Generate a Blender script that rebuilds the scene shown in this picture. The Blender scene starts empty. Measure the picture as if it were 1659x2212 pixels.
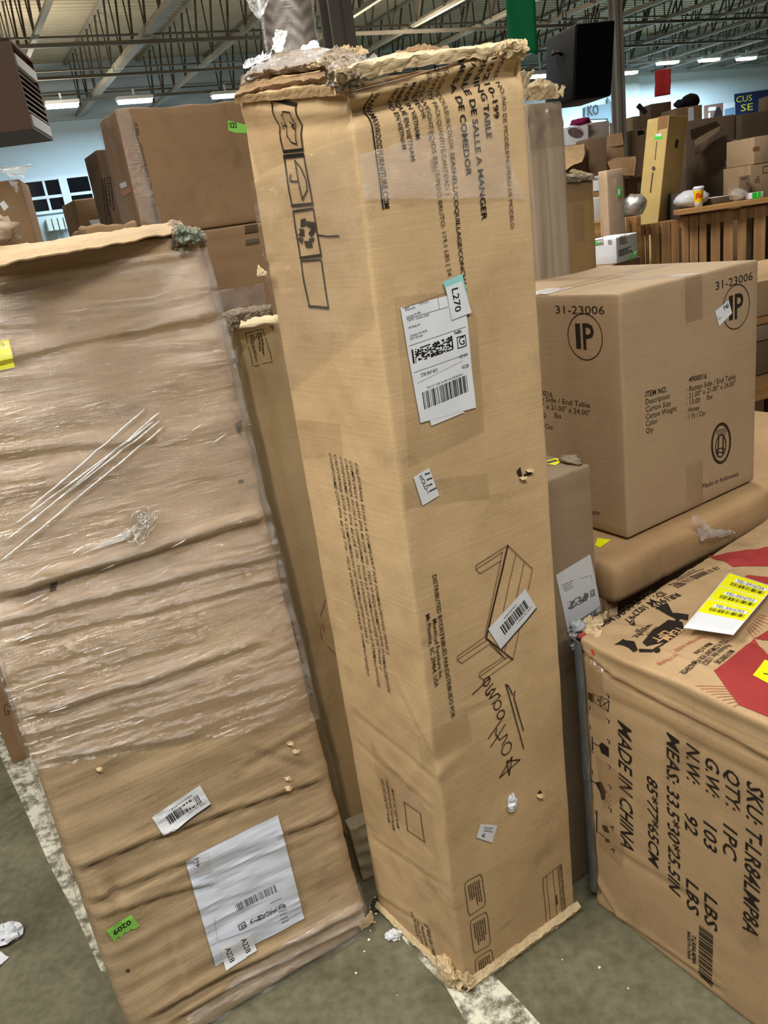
import bpy, bmesh, math, random
from mathutils import Vector, Matrix, noise

random.seed(7)
SC = bpy.context.scene
COL = SC.collection
V = Vector

# ------------------------------------------------------------------ camera
IM_W, IM_H, FOC = 1659, 2212, 1700.0
PITCH, ROLL, EYE = math.radians(20.15), math.radians(-8.63), 1.70
_cp, _sp, _cr, _sr = math.cos(PITCH), math.sin(PITCH), math.cos(ROLL), math.sin(ROLL)
FWD = V((0, _cp, -_sp)); _r0 = V((1, 0, 0)); _u0 = V((0, _sp, _cp))
RIGHT = _r0 * _cr + _u0 * _sr
UP = _u0 * _cr - _r0 * _sr
CAM = V((0, 0, EYE))
cd = bpy.data.cameras.new('camera'); co = bpy.data.objects.new('camera', cd); COL.objects.link(co)
cd.sensor_fit = 'AUTO'; cd.sensor_width = 36.0; cd.lens = FOC / IM_H * 36.0
cd.clip_start = 0.05; cd.clip_end = 200
co.matrix_world = Matrix(((RIGHT.x, UP.x, -FWD.x, 0), (RIGHT.y, UP.y, -FWD.y, 0), (RIGHT.z, UP.z, -FWD.z, EYE), (0, 0, 0, 1)))
SC.camera = co

# ------------------------------------------------------------------ light and exposure
SC.view_settings.view_transform = 'Standard'
SC.view_settings.look = 'None'
SC.view_settings.exposure = 0.0
SC.view_settings.gamma = 1.0
SC.view_settings.use_curve_mapping = False
w = bpy.data.worlds.new('world'); SC.world = w; w.use_nodes = True
bg = w.node_tree.nodes['Background']
bg.inputs[0].default_value = (0.80, 0.78, 0.72, 1); bg.inputs[1].default_value = 0.15
HALL_A = math.radians(116.0)                                  # direction the roof joists run
HU = V((math.cos(HALL_A), math.sin(HALL_A), 0)); HV = V((HU.y, -HU.x, 0))
def area(name, loc, sx, sy, power, col, rz=0.0, rx=0.0):
    l = bpy.data.lights.new(name, 'AREA'); l.shape = 'RECTANGLE'; l.size = sx; l.size_y = sy
    l.energy = power; l.color = col
    o = bpy.data.objects.new(name, l); COL.objects.link(o); o.location = loc; o.rotation_euler = (rx, 0, rz)
    return o
WARM = (1.0, 0.955, 0.86); COOL = (0.66, 0.88, 1.0)
RZ = HALL_A - math.pi / 2
# rows of fluorescent strips over the aisle
area('hall_lamp', (0.25, -0.15, 3.5), 2.4, 0.16, 72, WARM, RZ)
area('hall_lamp', (-2.0, 0.2, 3.5), 2.4, 0.16, 84, WARM, RZ)
area('hall_lamp', (2.7, 0.1, 3.7), 2.4, 0.16, 44, WARM, RZ)
area('hall_lamp', (-1.0, 1.1, 4.4), 2.4, 0.16, 58, WARM, RZ)
area('hall_lamp', (0.6, 6.0, 4.9), 2.4, 0.25, 290, WARM, RZ)
for x_, y_ in ((-4, 11), (0, 9), (5, 12), (10, 12), (-6, 17), (2, 17)):           # added upward fill lamps to brighten the deck, no fixtures here
    area('deck_fill_light', (x_, y_, 4.3), 2.4, 0.3, 135, (1.0, .90, .72), RZ, math.pi)
area('hall_lamp', (-3.0, 7.5, 4.9), 2.4, 0.25, 110, WARM, RZ)

# ------------------------------------------------------------------ helpers: pixels to places
def ray(px, py): return RIGHT * ((px - IM_W / 2) / FOC) + UP * ((IM_H / 2 - py) / FOC) + FWD
def at(px, py, Y):
    d = ray(px, py); return CAM + d * (Y / d.y)
def onz(px, py, z=0.0):
    d = ray(px, py); return CAM + d * ((z - EYE) / d.z)
def onplane(px, py, P, n):
    d = ray(px, py); return CAM + d * ((P - CAM).dot(n) / d.dot(n))
def lin(c):
    return tuple((x / 12.92 if x <= 0.04045 else ((x + 0.055) / 1.055) ** 2.4) for x in (v / 255 for v in c))
def N(x, y=0.0, z=0.0): return noise.noise(V((x, y, z)))
def R(a): return math.radians(a)

# ------------------------------------------------------------------ materials
MATS = {}
def newmat(name):
    m = bpy.data.materials.new(name); m.use_nodes = True; nt = m.node_tree
    for n in list(nt.nodes): nt.nodes.remove(n)
    out = nt.nodes.new('ShaderNodeOutputMaterial')
    return m, nt, out
def nd(nt, t, **kw):
    n = nt.nodes.new(t)
    for k, v in kw.items():
        if k.startswith('i_'): n.inputs[int(k[2:])].default_value = v
        else: setattr(n, k, v)
    return n
def plain(name, rgb, rough=0.6, spec=0.3, metal=0.0, var=0.0, scale=8.0, bump=0.0):
    if name in MATS: return MATS[name]
    m, nt, out = newmat(name); L = nt.links.new
    p = nd(nt, 'ShaderNodeBsdfPrincipled'); c = lin(rgb) + (1,)
    p.inputs['Base Color'].default_value = c; p.inputs['Roughness'].default_value = rough
    p.inputs['Specular IOR Level'].default_value = spec; p.inputs['Metallic'].default_value = metal
    if var or bump:
        tc = nd(nt, 'ShaderNodeTexCoord'); ns = nd(nt, 'ShaderNodeTexNoise'); ns.inputs['Scale'].default_value = scale; ns.inputs['Detail'].default_value = 6
        L(tc.outputs['Object'], ns.inputs['Vector'])
        if var:
            rp = nd(nt, 'ShaderNodeValToRGB'); e = rp.color_ramp.elements
            e[0].position = .3; e[1].position = .7
            e[0].color = tuple(x * (1 - var) for x in c[:3]) + (1,); e[1].color = tuple(min(1, x * (1 + var)) for x in c[:3]) + (1,)
            L(ns.outputs['Fac'], rp.inputs[0]); L(rp.outputs[0], p.inputs['Base Color'])
        if bump:
            b = nd(nt, 'ShaderNodeBump'); b.inputs['Strength'].default_value = bump; b.inputs['Distance'].default_value = .01
            L(ns.outputs['Fac'], b.inputs['Height']); L(b.outputs[0], p.inputs['Normal'])
    L(p.outputs[0], out.inputs[0]); MATS[name] = m; return m

def card(name, rgb, flute=0.05, stain=0.35, rough=0.72, vert=False, var=0.14, streak=1.0):
    """Corrugated board: blotchy kraft paper, faint fluting lines, scuffs."""
    if name in MATS: return MATS[name]
    m, nt, out = newmat(name); L = nt.links.new
    p = nd(nt, 'ShaderNodeBsdfPrincipled'); p.inputs['Specular IOR Level'].default_value = 0.22
    p.inputs['Roughness'].default_value = rough
    tc = nd(nt, 'ShaderNodeTexCoord')
    n1 = nd(nt, 'ShaderNodeTexNoise'); n1.inputs['Scale'].default_value = 3.0; n1.inputs['Detail'].default_value = 8; n1.inputs['Roughness'].default_value = .62
    L(tc.outputs['Object'], n1.inputs['Vector'])
    mp = nd(nt, 'ShaderNodeMapping'); mp.inputs['Scale'].default_value = (90, 90, 5) if vert else (5, 5, 150)
    L(tc.outputs['Object'], mp.inputs['Vector'])
    n2 = nd(nt, 'ShaderNodeTexNoise'); n2.inputs['Scale'].default_value = 1.0; n2.inputs['Detail'].default_value = 3
    L(mp.outputs[0], n2.inputs['Vector'])
    n3 = nd(nt, 'ShaderNodeTexNoise'); n3.inputs['Scale'].default_value = 7.0; n3.inputs['Detail'].default_value = 9; n3.inputs['Roughness'].default_value = .7
    mp3 = nd(nt, 'ShaderNodeMapping'); mp3.inputs['Location'].default_value = (3.1, 1.7, .4); mp3.inputs['Scale'].default_value = (1, 1, .6 * streak)
    L(tc.outputs['Object'], mp3.inputs['Vector']); L(mp3.outputs[0], n3.inputs['Vector'])
    n4 = nd(nt, 'ShaderNodeTexNoise'); n4.inputs['Scale'].default_value = 260.0; n4.inputs['Detail'].default_value = 2
    L(tc.outputs['Object'], n4.inputs['Vector'])
    c = tuple(x * k for x, k in zip(lin(rgb), (.97, 1.16, 1.44)))
    rp = nd(nt, 'ShaderNodeValToRGB'); e = rp.color_ramp.elements; e[0].position = .28; e[1].position = .74
    e[0].color = (c[0] * (1 - var), c[1] * (1 - var * 1.15), c[2] * (1 - var * 1.3), 1); e[1].color = tuple(min(1, x * (1 + var)) for x in c) + (1,)
    L(n1.outputs['Fac'], rp.inputs[0])
    r2 = nd(nt, 'ShaderNodeMapRange'); r2.inputs[1].default_value = .3; r2.inputs[2].default_value = .7; r2.inputs[3].default_value = 1 - flute; r2.inputs[4].default_value = 1 + flute * .4
    L(n2.outputs['Fac'], r2.inputs[0])
    r3 = nd(nt, 'ShaderNodeMapRange'); r3.inputs[1].default_value = .56; r3.inputs[2].default_value = .76; r3.inputs[3].default_value = 1; r3.inputs[4].default_value = 1 - stain
    L(n3.outputs['Fac'], r3.inputs[0])
    r4 = nd(nt, 'ShaderNodeMapRange'); r4.inputs[1].default_value = .3; r4.inputs[2].default_value = .7; r4.inputs[3].default_value = .93; r4.inputs[4].default_value = 1.05
    L(n4.outputs['Fac'], r4.inputs[0])
    m1 = nd(nt, 'ShaderNodeMath', operation='MULTIPLY'); L(r2.outputs[0], m1.inputs[0]); L(r3.outputs[0], m1.inputs[1])
    m2 = nd(nt, 'ShaderNodeMath', operation='MULTIPLY'); L(m1.outputs[0], m2.inputs[0]); L(r4.outputs[0], m2.inputs[1])
    mx = nd(nt, 'ShaderNodeMix', data_type='RGBA', blend_type='MULTIPLY'); mx.inputs[0].default_value = 1
    ge = nd(nt, 'ShaderNodeNewGeometry'); rg = nd(nt, 'ShaderNodeMapRange'); rg.inputs[1].default_value = .53; rg.inputs[2].default_value = .62; rg.inputs[3].default_value = 0; rg.inputs[4].default_value = .45
    L(ge.outputs['Pointiness'], rg.inputs[0])
    me_ = nd(nt, 'ShaderNodeMix', data_type='RGBA'); me_.inputs[7].default_value = tuple(min(1, x * 1.35 + .05) for x in c) + (1,)
    L(rg.outputs[0], me_.inputs[0]); L(rp.outputs[0], me_.inputs[6])
    L(me_.outputs[2], mx.inputs[6]); L(m2.outputs[0], mx.inputs[7]); L(mx.outputs[2], p.inputs['Base Color'])
    ad = nd(nt, 'ShaderNodeMath', operation='ADD'); L(n2.outputs['Fac'], ad.inputs[0]); L(n3.outputs['Fac'], ad.inputs[1])
    b = nd(nt, 'ShaderNodeBump'); b.inputs['Strength'].default_value = .22; b.inputs['Distance'].default_value = .002
    L(ad.outputs[0], b.inputs['Height']); L(b.outputs[0], p.inputs['Normal'])
    L(p.outputs[0], out.inputs[0]); MATS[name] = m; return m

def film(name, haze=0.07, gloss=0.16, rough=0.05, tint=(235, 238, 245), bs=0.6, stretch=(6, 6, 60), diff=.9):
    """Clear stretch wrap: mostly see-through, wrinkled and shiny."""
    if name in MATS: return MATS[name]
    m, nt, out = newmat(name); L = nt.links.new
    tr = nd(nt, 'ShaderNodeBsdfTransparent'); gl = nd(nt, 'ShaderNodeBsdfGlossy'); df = nd(nt, 'ShaderNodeBsdfDiffuse')
    gl.inputs['Roughness'].default_value = rough; gl.inputs['Color'].default_value = (1, 1, 1, 1)
    df.inputs['Color'].default_value = lin(tint) + (1,)
    tc = nd(nt, 'ShaderNodeTexCoord'); mp = nd(nt, 'ShaderNodeMapping'); mp.inputs['Scale'].default_value = stretch
    L(tc.outputs['Object'], mp.inputs['Vector'])
    ns = nd(nt, 'ShaderNodeTexNoise'); ns.inputs['Scale'].default_value = 1.0; ns.inputs['Detail'].default_value = 8; ns.inputs['Roughness'].default_value = .62; ns.inputs['Distortion'].default_value = .8
    L(mp.outputs[0], ns.inputs['Vector'])
    b = nd(nt, 'ShaderNodeBump'); b.inputs['Strength'].default_value = bs; b.inputs['Distance'].default_value = .02
    L(ns.outputs['Fac'], b.inputs['Height']); L(b.outputs[0], gl.inputs['Normal'])
    n2 = nd(nt, 'ShaderNodeTexNoise'); n2.inputs['Scale'].default_value = 5.0; n2.inputs['Detail'].default_value = 5
    L(tc.outputs['Object'], n2.inputs['Vector'])
    rr = nd(nt, 'ShaderNodeMapRange'); rr.inputs[1].default_value = .4; rr.inputs[2].default_value = .7; rr.inputs[3].default_value = haze * .3; rr.inputs[4].default_value = haze * 1.8
    L(n2.outputs['Fac'], rr.inputs[0])
    m1 = nd(nt, 'ShaderNodeMixShader'); L(rr.outputs[0], m1.inputs[0]); L(tr.outputs[0], m1.inputs[1]); L(df.outputs[0], m1.inputs[2])
    m2 = nd(nt, 'ShaderNodeMixShader'); m2.inputs[0].default_value = gloss
    L(m1.outputs[0], m2.inputs[1]); L(gl.outputs[0], m2.inputs[2]); L(m2.outputs[0], out.inputs[0])
    MATS[name] = m; return m

def emit(name, rgb, s):
    if name in MATS: return MATS[name]
    m, nt, out = newmat(name); e = nd(nt, 'ShaderNodeEmission'); e.inputs[0].default_value = lin(rgb) + (1,); e.inputs[1].default_value = s
    nt.links.new(e.outputs[0], out.inputs[0]); MATS[name] = m; return m

def wood(name, rgb, axis=2):
    if name in MATS: return MATS[name]
    m, nt, out = newmat(name); L = nt.links.new
    p = nd(nt, 'ShaderNodeBsdfPrincipled'); p.inputs['Roughness'].default_value = .7
    tc = nd(nt, 'ShaderNodeTexCoord'); mp = nd(nt, 'ShaderNodeMapping')
    s = [22, 22, 22]; s[axis] = 1.6; mp.inputs['Scale'].default_value = s
    L(tc.outputs['Object'], mp.inputs['Vector'])
    ns = nd(nt, 'ShaderNodeTexNoise'); ns.inputs['Scale'].default_value = 1; ns.inputs['Detail'].default_value = 6; L(mp.outputs[0], ns.inputs['Vector'])
    rp = nd(nt, 'ShaderNodeValToRGB'); c = lin(rgb); e = rp.color_ramp.elements; e[0].position = .3; e[1].position = .72
    e[0].color = tuple(x * .55 for x in c) + (1,); e[1].color = tuple(min(1, x * 1.15) for x in c) + (1,)
    L(ns.outputs['Fac'], rp.inputs[0]); L(rp.outputs[0], p.inputs['Base Color']); L(p.outputs[0], out.inputs[0]); MATS[name] = m; return m

KRAFT = card('kraft_board', (184, 144, 100))
KRAFT_G = card('kraft_board_golden', (209, 166, 116), flute=.06, stain=.3, var=.18, streak=2.5)
KRAFT_W = card('kraft_board_creased', (186, 150, 109), flute=.12, stain=.5, var=.2, streak=7)
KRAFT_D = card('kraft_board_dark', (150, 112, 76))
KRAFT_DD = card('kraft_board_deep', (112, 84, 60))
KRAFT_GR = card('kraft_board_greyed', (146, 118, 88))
KRAFT_IP = card('kraft_board_clean', (176, 140, 102), flute=.05, stain=.1, var=.07)
KRAFT_Y = card('kraft_board_yellow', (220, 186, 136), flute=.05)
KRAFT_P = card('kraft_board_pale', (168, 140, 110), flute=.12, stain=.5, vert=True)
TORN = card('torn_board', (214, 178, 130), flute=.1, stain=.5)
TORN_D = card('torn_board_dirty', (148, 124, 98), flute=.1, stain=.7)
INK = plain('print_ink', (30, 27, 26), .55)
INK_F = plain('faded_ink', (84, 68, 56), .6)
INK_G = plain('grey_ink', (95, 95, 100), .6)
INK_R = plain('red_ink', (168, 62, 58), .6, var=.1)
INK_RL = plain('thin_red_ink', (172, 90, 72), .6)
MARK = plain('marker_ink', (38, 22, 14), .4)
PAPER = plain('label_paper', (226, 231, 240), .5, .3)
PAPER_B = plain('label_paper_blue', (150, 214, 214), .5)
YEL = plain('yellow_label', (236, 236, 20), .5)
GRN = plain('green_label', (146, 218, 96), .5)
GRN_P = plain('green_poster', (4, 112, 66), .7)
RED_P = plain('red_poster', (222, 66, 66), .7)
TAPE = film('clear_tape', .10, .10, .16, (150, 112, 74), .25, (8, 8, 8))
TAPE_B = plain('brown_tape', (150, 108, 66), .28, .5, var=.08)
WRAP = film('stretch_wrap', .03, .17, .06, bs=.5, stretch=(14, 14, 150))
WRAP2 = film('stretch_wrap_bunched', .16, .32, .10, bs=1.0, stretch=(40, 40, 40))
WRAPW = film('white_plastic', .75, .12, .3, bs=.3, stretch=(20, 20, 20))
BLACK = plain('black_paint', (9, 9, 10), .6, .15)
GRILLE = plain('speaker_grille', (5, 5, 6), .8, .1)
STEEL = plain('painted_steel', (148, 142, 128), .55, .3, var=.12, scale=2)
STEEL_D = plain('painted_steel_dark', (96, 90, 80), .55, .3, var=.12, scale=3)
COLG = plain('column_paint', (112, 108, 102), .5, .3, var=.12, scale=3)
WHITE = plain('white_board', (226, 228, 236), .6)
WALLM = plain('wall_paint', (200, 214, 222), .7, .2, var=.05, scale=.8)
WOODP = wood('pallet_wood', (180, 136, 90), 2)
WOODH = wood('plank_wood', (190, 142, 88), 0)
WOODD = wood('old_pallet_wood', (112, 82, 56), 2)
GREYP = film('grey_plastic', .92, .25, .2, (78, 88, 96), .8, (20, 20, 6))
BEAD = plain('foam_bead', (240, 240, 240), .6)

# ------------------------------------------------------------------ object helpers
def tag(o, label=None, cat=None, group=None, kind=None):
    if label: o['label'] = label
    if cat: o['category'] = cat
    if group: o['group'] = group
    if kind: o['kind'] = kind
    return o
def empty(name, loc, yaw=0.0, **t):
    o = bpy.data.objects.new(name, None); COL.objects.link(o); o.location = loc; o.rotation_euler = (0, 0, yaw)
    o.empty_display_size = .05
    return tag(o, **t)
def mesh(name, vs, fs, mat, parent=None, smooth=False, loc=None):
    me = bpy.data.meshes.new(name); me.from_pydata([tuple(v) for v in vs], [], fs); me.update()
    if mat: me.materials.append(mat)
    if smooth:
        for p in me.polygons: p.use_smooth = True
    o = bpy.data.objects.new(name, me); COL.objects.link(o)
    if parent: o.parent = parent
    if loc is not None: o.location = loc
    return o
class MB:
    """collects boxes, bars, tubes into one mesh"""
    def __init__(s): s.v = []; s.f = []
    def add(s, vs, fs):
        n = len(s.v); s.v += [V(v) for v in vs]; s.f += [tuple(i + n for i in f) for f in fs]
    def box(s, lo, hi, M=None):
        x0, y0, z0 = lo; x1, y1, z1 = hi
        vs = [V(p) for p in ((x0, y0, z0), (x1, y0, z0), (x1, y1, z0), (x0, y1, z0), (x0, y0, z1), (x1, y0, z1), (x1, y1, z1), (x0, y1, z1))]
        if M: vs = [M @ v for v in vs]
        s.add(vs, [(0, 3, 2, 1), (4, 5, 6, 7), (0, 1, 5, 4), (1, 2, 6, 5), (2, 3, 7, 6), (3, 0, 4, 7)])
    def bar(s, a, b, w, h=None, up=V((0, 0, 1))):
        a, b = V(a), V(b); d = (b - a); L = d.length; d.normalize(); h = h or w
        x = d.cross(up)
        if x.length < 1e-4: x = V((1, 0, 0))
        x.normalize(); y = x.cross(d)
        M = Matrix((x, d, y)).transposed().to_4x4(); M.translation = a
        s.box((-w / 2, 0, -h / 2), (w / 2, L, h / 2), M)
    def tube(s, pts, r, n=8, cap=True):
        pts = [V(p) for p in pts]; base = len(s.v); m = len(pts)
        rs = r if isinstance(r, (list, tuple)) else [r] * m
        pr = None
        for i, p in enumerate(pts):
            t = (pts[min(i + 1, m - 1)] - pts[max(i - 1, 0)]).normalized()
            x = (pr - t * pr.dot(t)) if pr else t.orthogonal()
            x.normalize(); pr = x; y = t.cross(x)
            for k in range(n):
                a = 2 * math.pi * k / n; s.v.append(p + (x * math.cos(a) + y * math.sin(a)) * rs[i])
        for i in range(m - 1):
            for k in range(n):
                s.f.append((base + i * n + k, base + i * n + (k + 1) % n, base + (i + 1) * n + (k + 1) % n, base + (i + 1) * n + k))
        if cap:
            s.f.append(tuple(base + k for k in range(n))[::-1]); s.f.append(tuple(base + (m - 1) * n + k for k in range(n)))
    def build(s, name, mat, parent=None, smooth=False): return mesh(name, s.v, s.f, mat, parent, smooth)
def bevel(o, w, seg=2):
    md = o.modifiers.new('bevel', 'BEVEL'); md.width = w; md.segments = seg; md.limit_method = 'ANGLE'; return o

_glyph = {}
def glyphs(s, bold=0.0):
    k = (s, bold)
    if k in _glyph: return _glyph[k]
    cu = bpy.data.curves.new('t', 'FONT'); cu.body = s; cu.size = 1.0; cu.resolution_u = 2; cu.offset = bold; cu.fill_mode = 'FRONT'
    o = bpy.data.objects.new('t', cu); COL.objects.link(o)
    me = bpy.data.meshes.new_from_object(o.evaluated_get(bpy.context.evaluated_depsgraph_get()))
    vs = [(v.co.x, v.co.y) for v in me.vertices]; fs = [tuple(p.vertices) for p in me.polygons]
    bpy.data.objects.remove(o); bpy.data.curves.remove(cu); bpy.data.meshes.remove(me)
    xs = [v[0] for v in vs]; _glyph[k] = (vs, fs, min(xs), max(xs)); return _glyph[k]
CAPH = max(v[1] for v in glyphs('H')[0])

# ------------------------------------------------------------------ cartons
class Carton:
    """A board carton: an affine box (it may lean) whose faces dent and crease; prints and labels follow the faces."""
    def __init__(s, name, label, cat, O, yaw, dims, lean=(0, 0), b_yaw=None, group=None):
        s.O = V(O); s.yaw = R(yaw); s.dx, s.dy, s.dz = dims
        by = R(b_yaw) if b_yaw is not None else s.yaw + math.pi / 2
        s.a = V((math.cos(s.yaw), math.sin(s.yaw), 0)); s.b = V((math.cos(by), math.sin(by), 0)); s.c = V((lean[0], lean[1], 1))
        s.M = Matrix((s.a, s.b, s.c)).transposed(); s.Mi = s.M.inverted(); s.rot = Matrix.Rotation(-s.yaw, 3, 'Z')
        s.root = empty(name, s.O, s.yaw, label=label, cat=cat, group=group)
        s.disp = {}; s.warp = None; s.lift = 0.0
        s.nw = {'F': s.a.cross(s.c), 'L': s.c.cross(s.b) * -1, 'R': s.b.cross(s.c), 'B': s.c.cross(s.a), 'T': V((0, 0, 1)), 'D': V((0, 0, -1))}
        s.nw['L'] = s.c.cross(s.b)
        for k in s.nw: s.nw[k].normalize()
    def d(s, f, u, v):
        g = s.disp.get(f); return g(u, v) if g else 0.0
    def loc(s, x, y, z):                      # box coordinates -> coordinates under the root
        if s.warp: x, y, z = s.warp(x, y, z)
        return s.rot @ (s.M @ V((x, y, z)))
    def fuv(s, f, x, y, z):
        return {'F': (x, z), 'B': (s.dx - x, z), 'L': (s.dy - y, z), 'R': (y, z), 'T': (x, y), 'D': (x, s.dy - y)}[f]
    def pt(s, f, u, v, off=0.0):
        o = s.d(f, u, v) + off
        if f == 'F': p = (u, -o, v)
        elif f == 'B': p = (s.dx - u, s.dy + o, v)
        elif f == 'L': p = (-o, s.dy - u, v)
        elif f == 'R': p = (s.dx + o, u, v)
        elif f == 'T': p = (u, v, s.dz + o)
        else: p = (u, s.dy - v, -o)
        return s.loc(*p)
    def uv(s, f, p):
        """pixel -> position on the face"""
        base = {'F': (0, 0, 0), 'L': (0, 0, 0), 'R': (s.dx, 0, 0), 'B': (0, s.dy, 0), 'T': (0, 0, s.dz), 'D': (0, 0, 0)}[f]
        n = {'F': s.a.cross(s.c), 'B': s.a.cross(s.c), 'L': s.b.cross(s.c), 'R': s.b.cross(s.c), 'T': V((0, 0, 1)), 'D': V((0, 0, 1))}[f]
        q = onplane(p[0], p[1], s.O + s.M @ V(base), n)
        l = s.Mi @ (q - s.O); return V(s.fuv(f, *l))
    def body(s, mat, name='body', r=0.006, step=0.03, open_top=False, smooth=True):
        D = (s.dx, s.dy, s.dz)
        def ticks(L):
            rr = min(r, L * .3); n = max(1, int((L - 2 * rr) / step))
            return [0, rr * .29, rr] + [rr + (L - 2 * rr) * i / n for i in range(1, n)] + [L - rr, L - rr * .29, L]
        T = [ticks(l) for l in D]; vs = []; fs = []; idx = {}
        ax = {'F': (0, 2), 'B': (0, 2), 'L': (1, 2), 'R': (1, 2), 'T': (0, 1), 'D': (0, 1)}
        fixed = {'F': (1, 0), 'B': (1, 1), 'L': (0, 0), 'R': (0, 1), 'T': (2, 1), 'D': (2, 0)}
        flip = {'F': False, 'B': True, 'L': True, 'R': False, 'T': False, 'D': True}
        def vid(i, j, k):
            key = (i, j, k)
            if key in idx: return idx[key]
            p = V((T[0][i], T[1][j], T[2][k])); q = V([min(max(p[m], min(r, D[m] * .3)), D[m] - min(r, D[m] * .3)) for m in range(3)])
            e = p - q
            n = e.normalized() if e.length > 1e-9 else V((0, 0, 1))
            p = q + n * min(r, min(D) * .3)
            dd = 0
            for f, c, sg in (('L', 0, -1), ('R', 0, 1), ('F', 1, -1), ('B', 1, 1), ('D', 2, -1), ('T', 2, 1)):
                if n[c] * sg > .02: dd += n[c] ** 2 * s.d(f, *s.fuv(f, *p))
            p = p + n * dd
            idx[key] = len(vs); vs.append(s.loc(*p)); return idx[key]
        for f in 'FBLRTD':
            if open_top and f == 'T': continue
            A, B = ax[f]; c, hi = fixed[f]
            for i in range(len(T[A]) - 1):
                for j in range(len(T[B]) - 1):
                    q = []
                    for di, dj in ((0, 0), (1, 0), (1, 1), (0, 1)):
                        key = [0, 0, 0]; key[A] = i + di; key[B] = j + dj; key[c] = len(T[c]) - 1 if hi else 0
                        q.append(vid(*key))
                    fs.append(tuple(q[::-1] if flip[f] else q))
        return mesh(name, vs, fs, mat, s.root, smooth)
    def layer(s, name, mat, off=.0007, parent=None): return Layer(s, name, mat, off + s.lift, parent)

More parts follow.
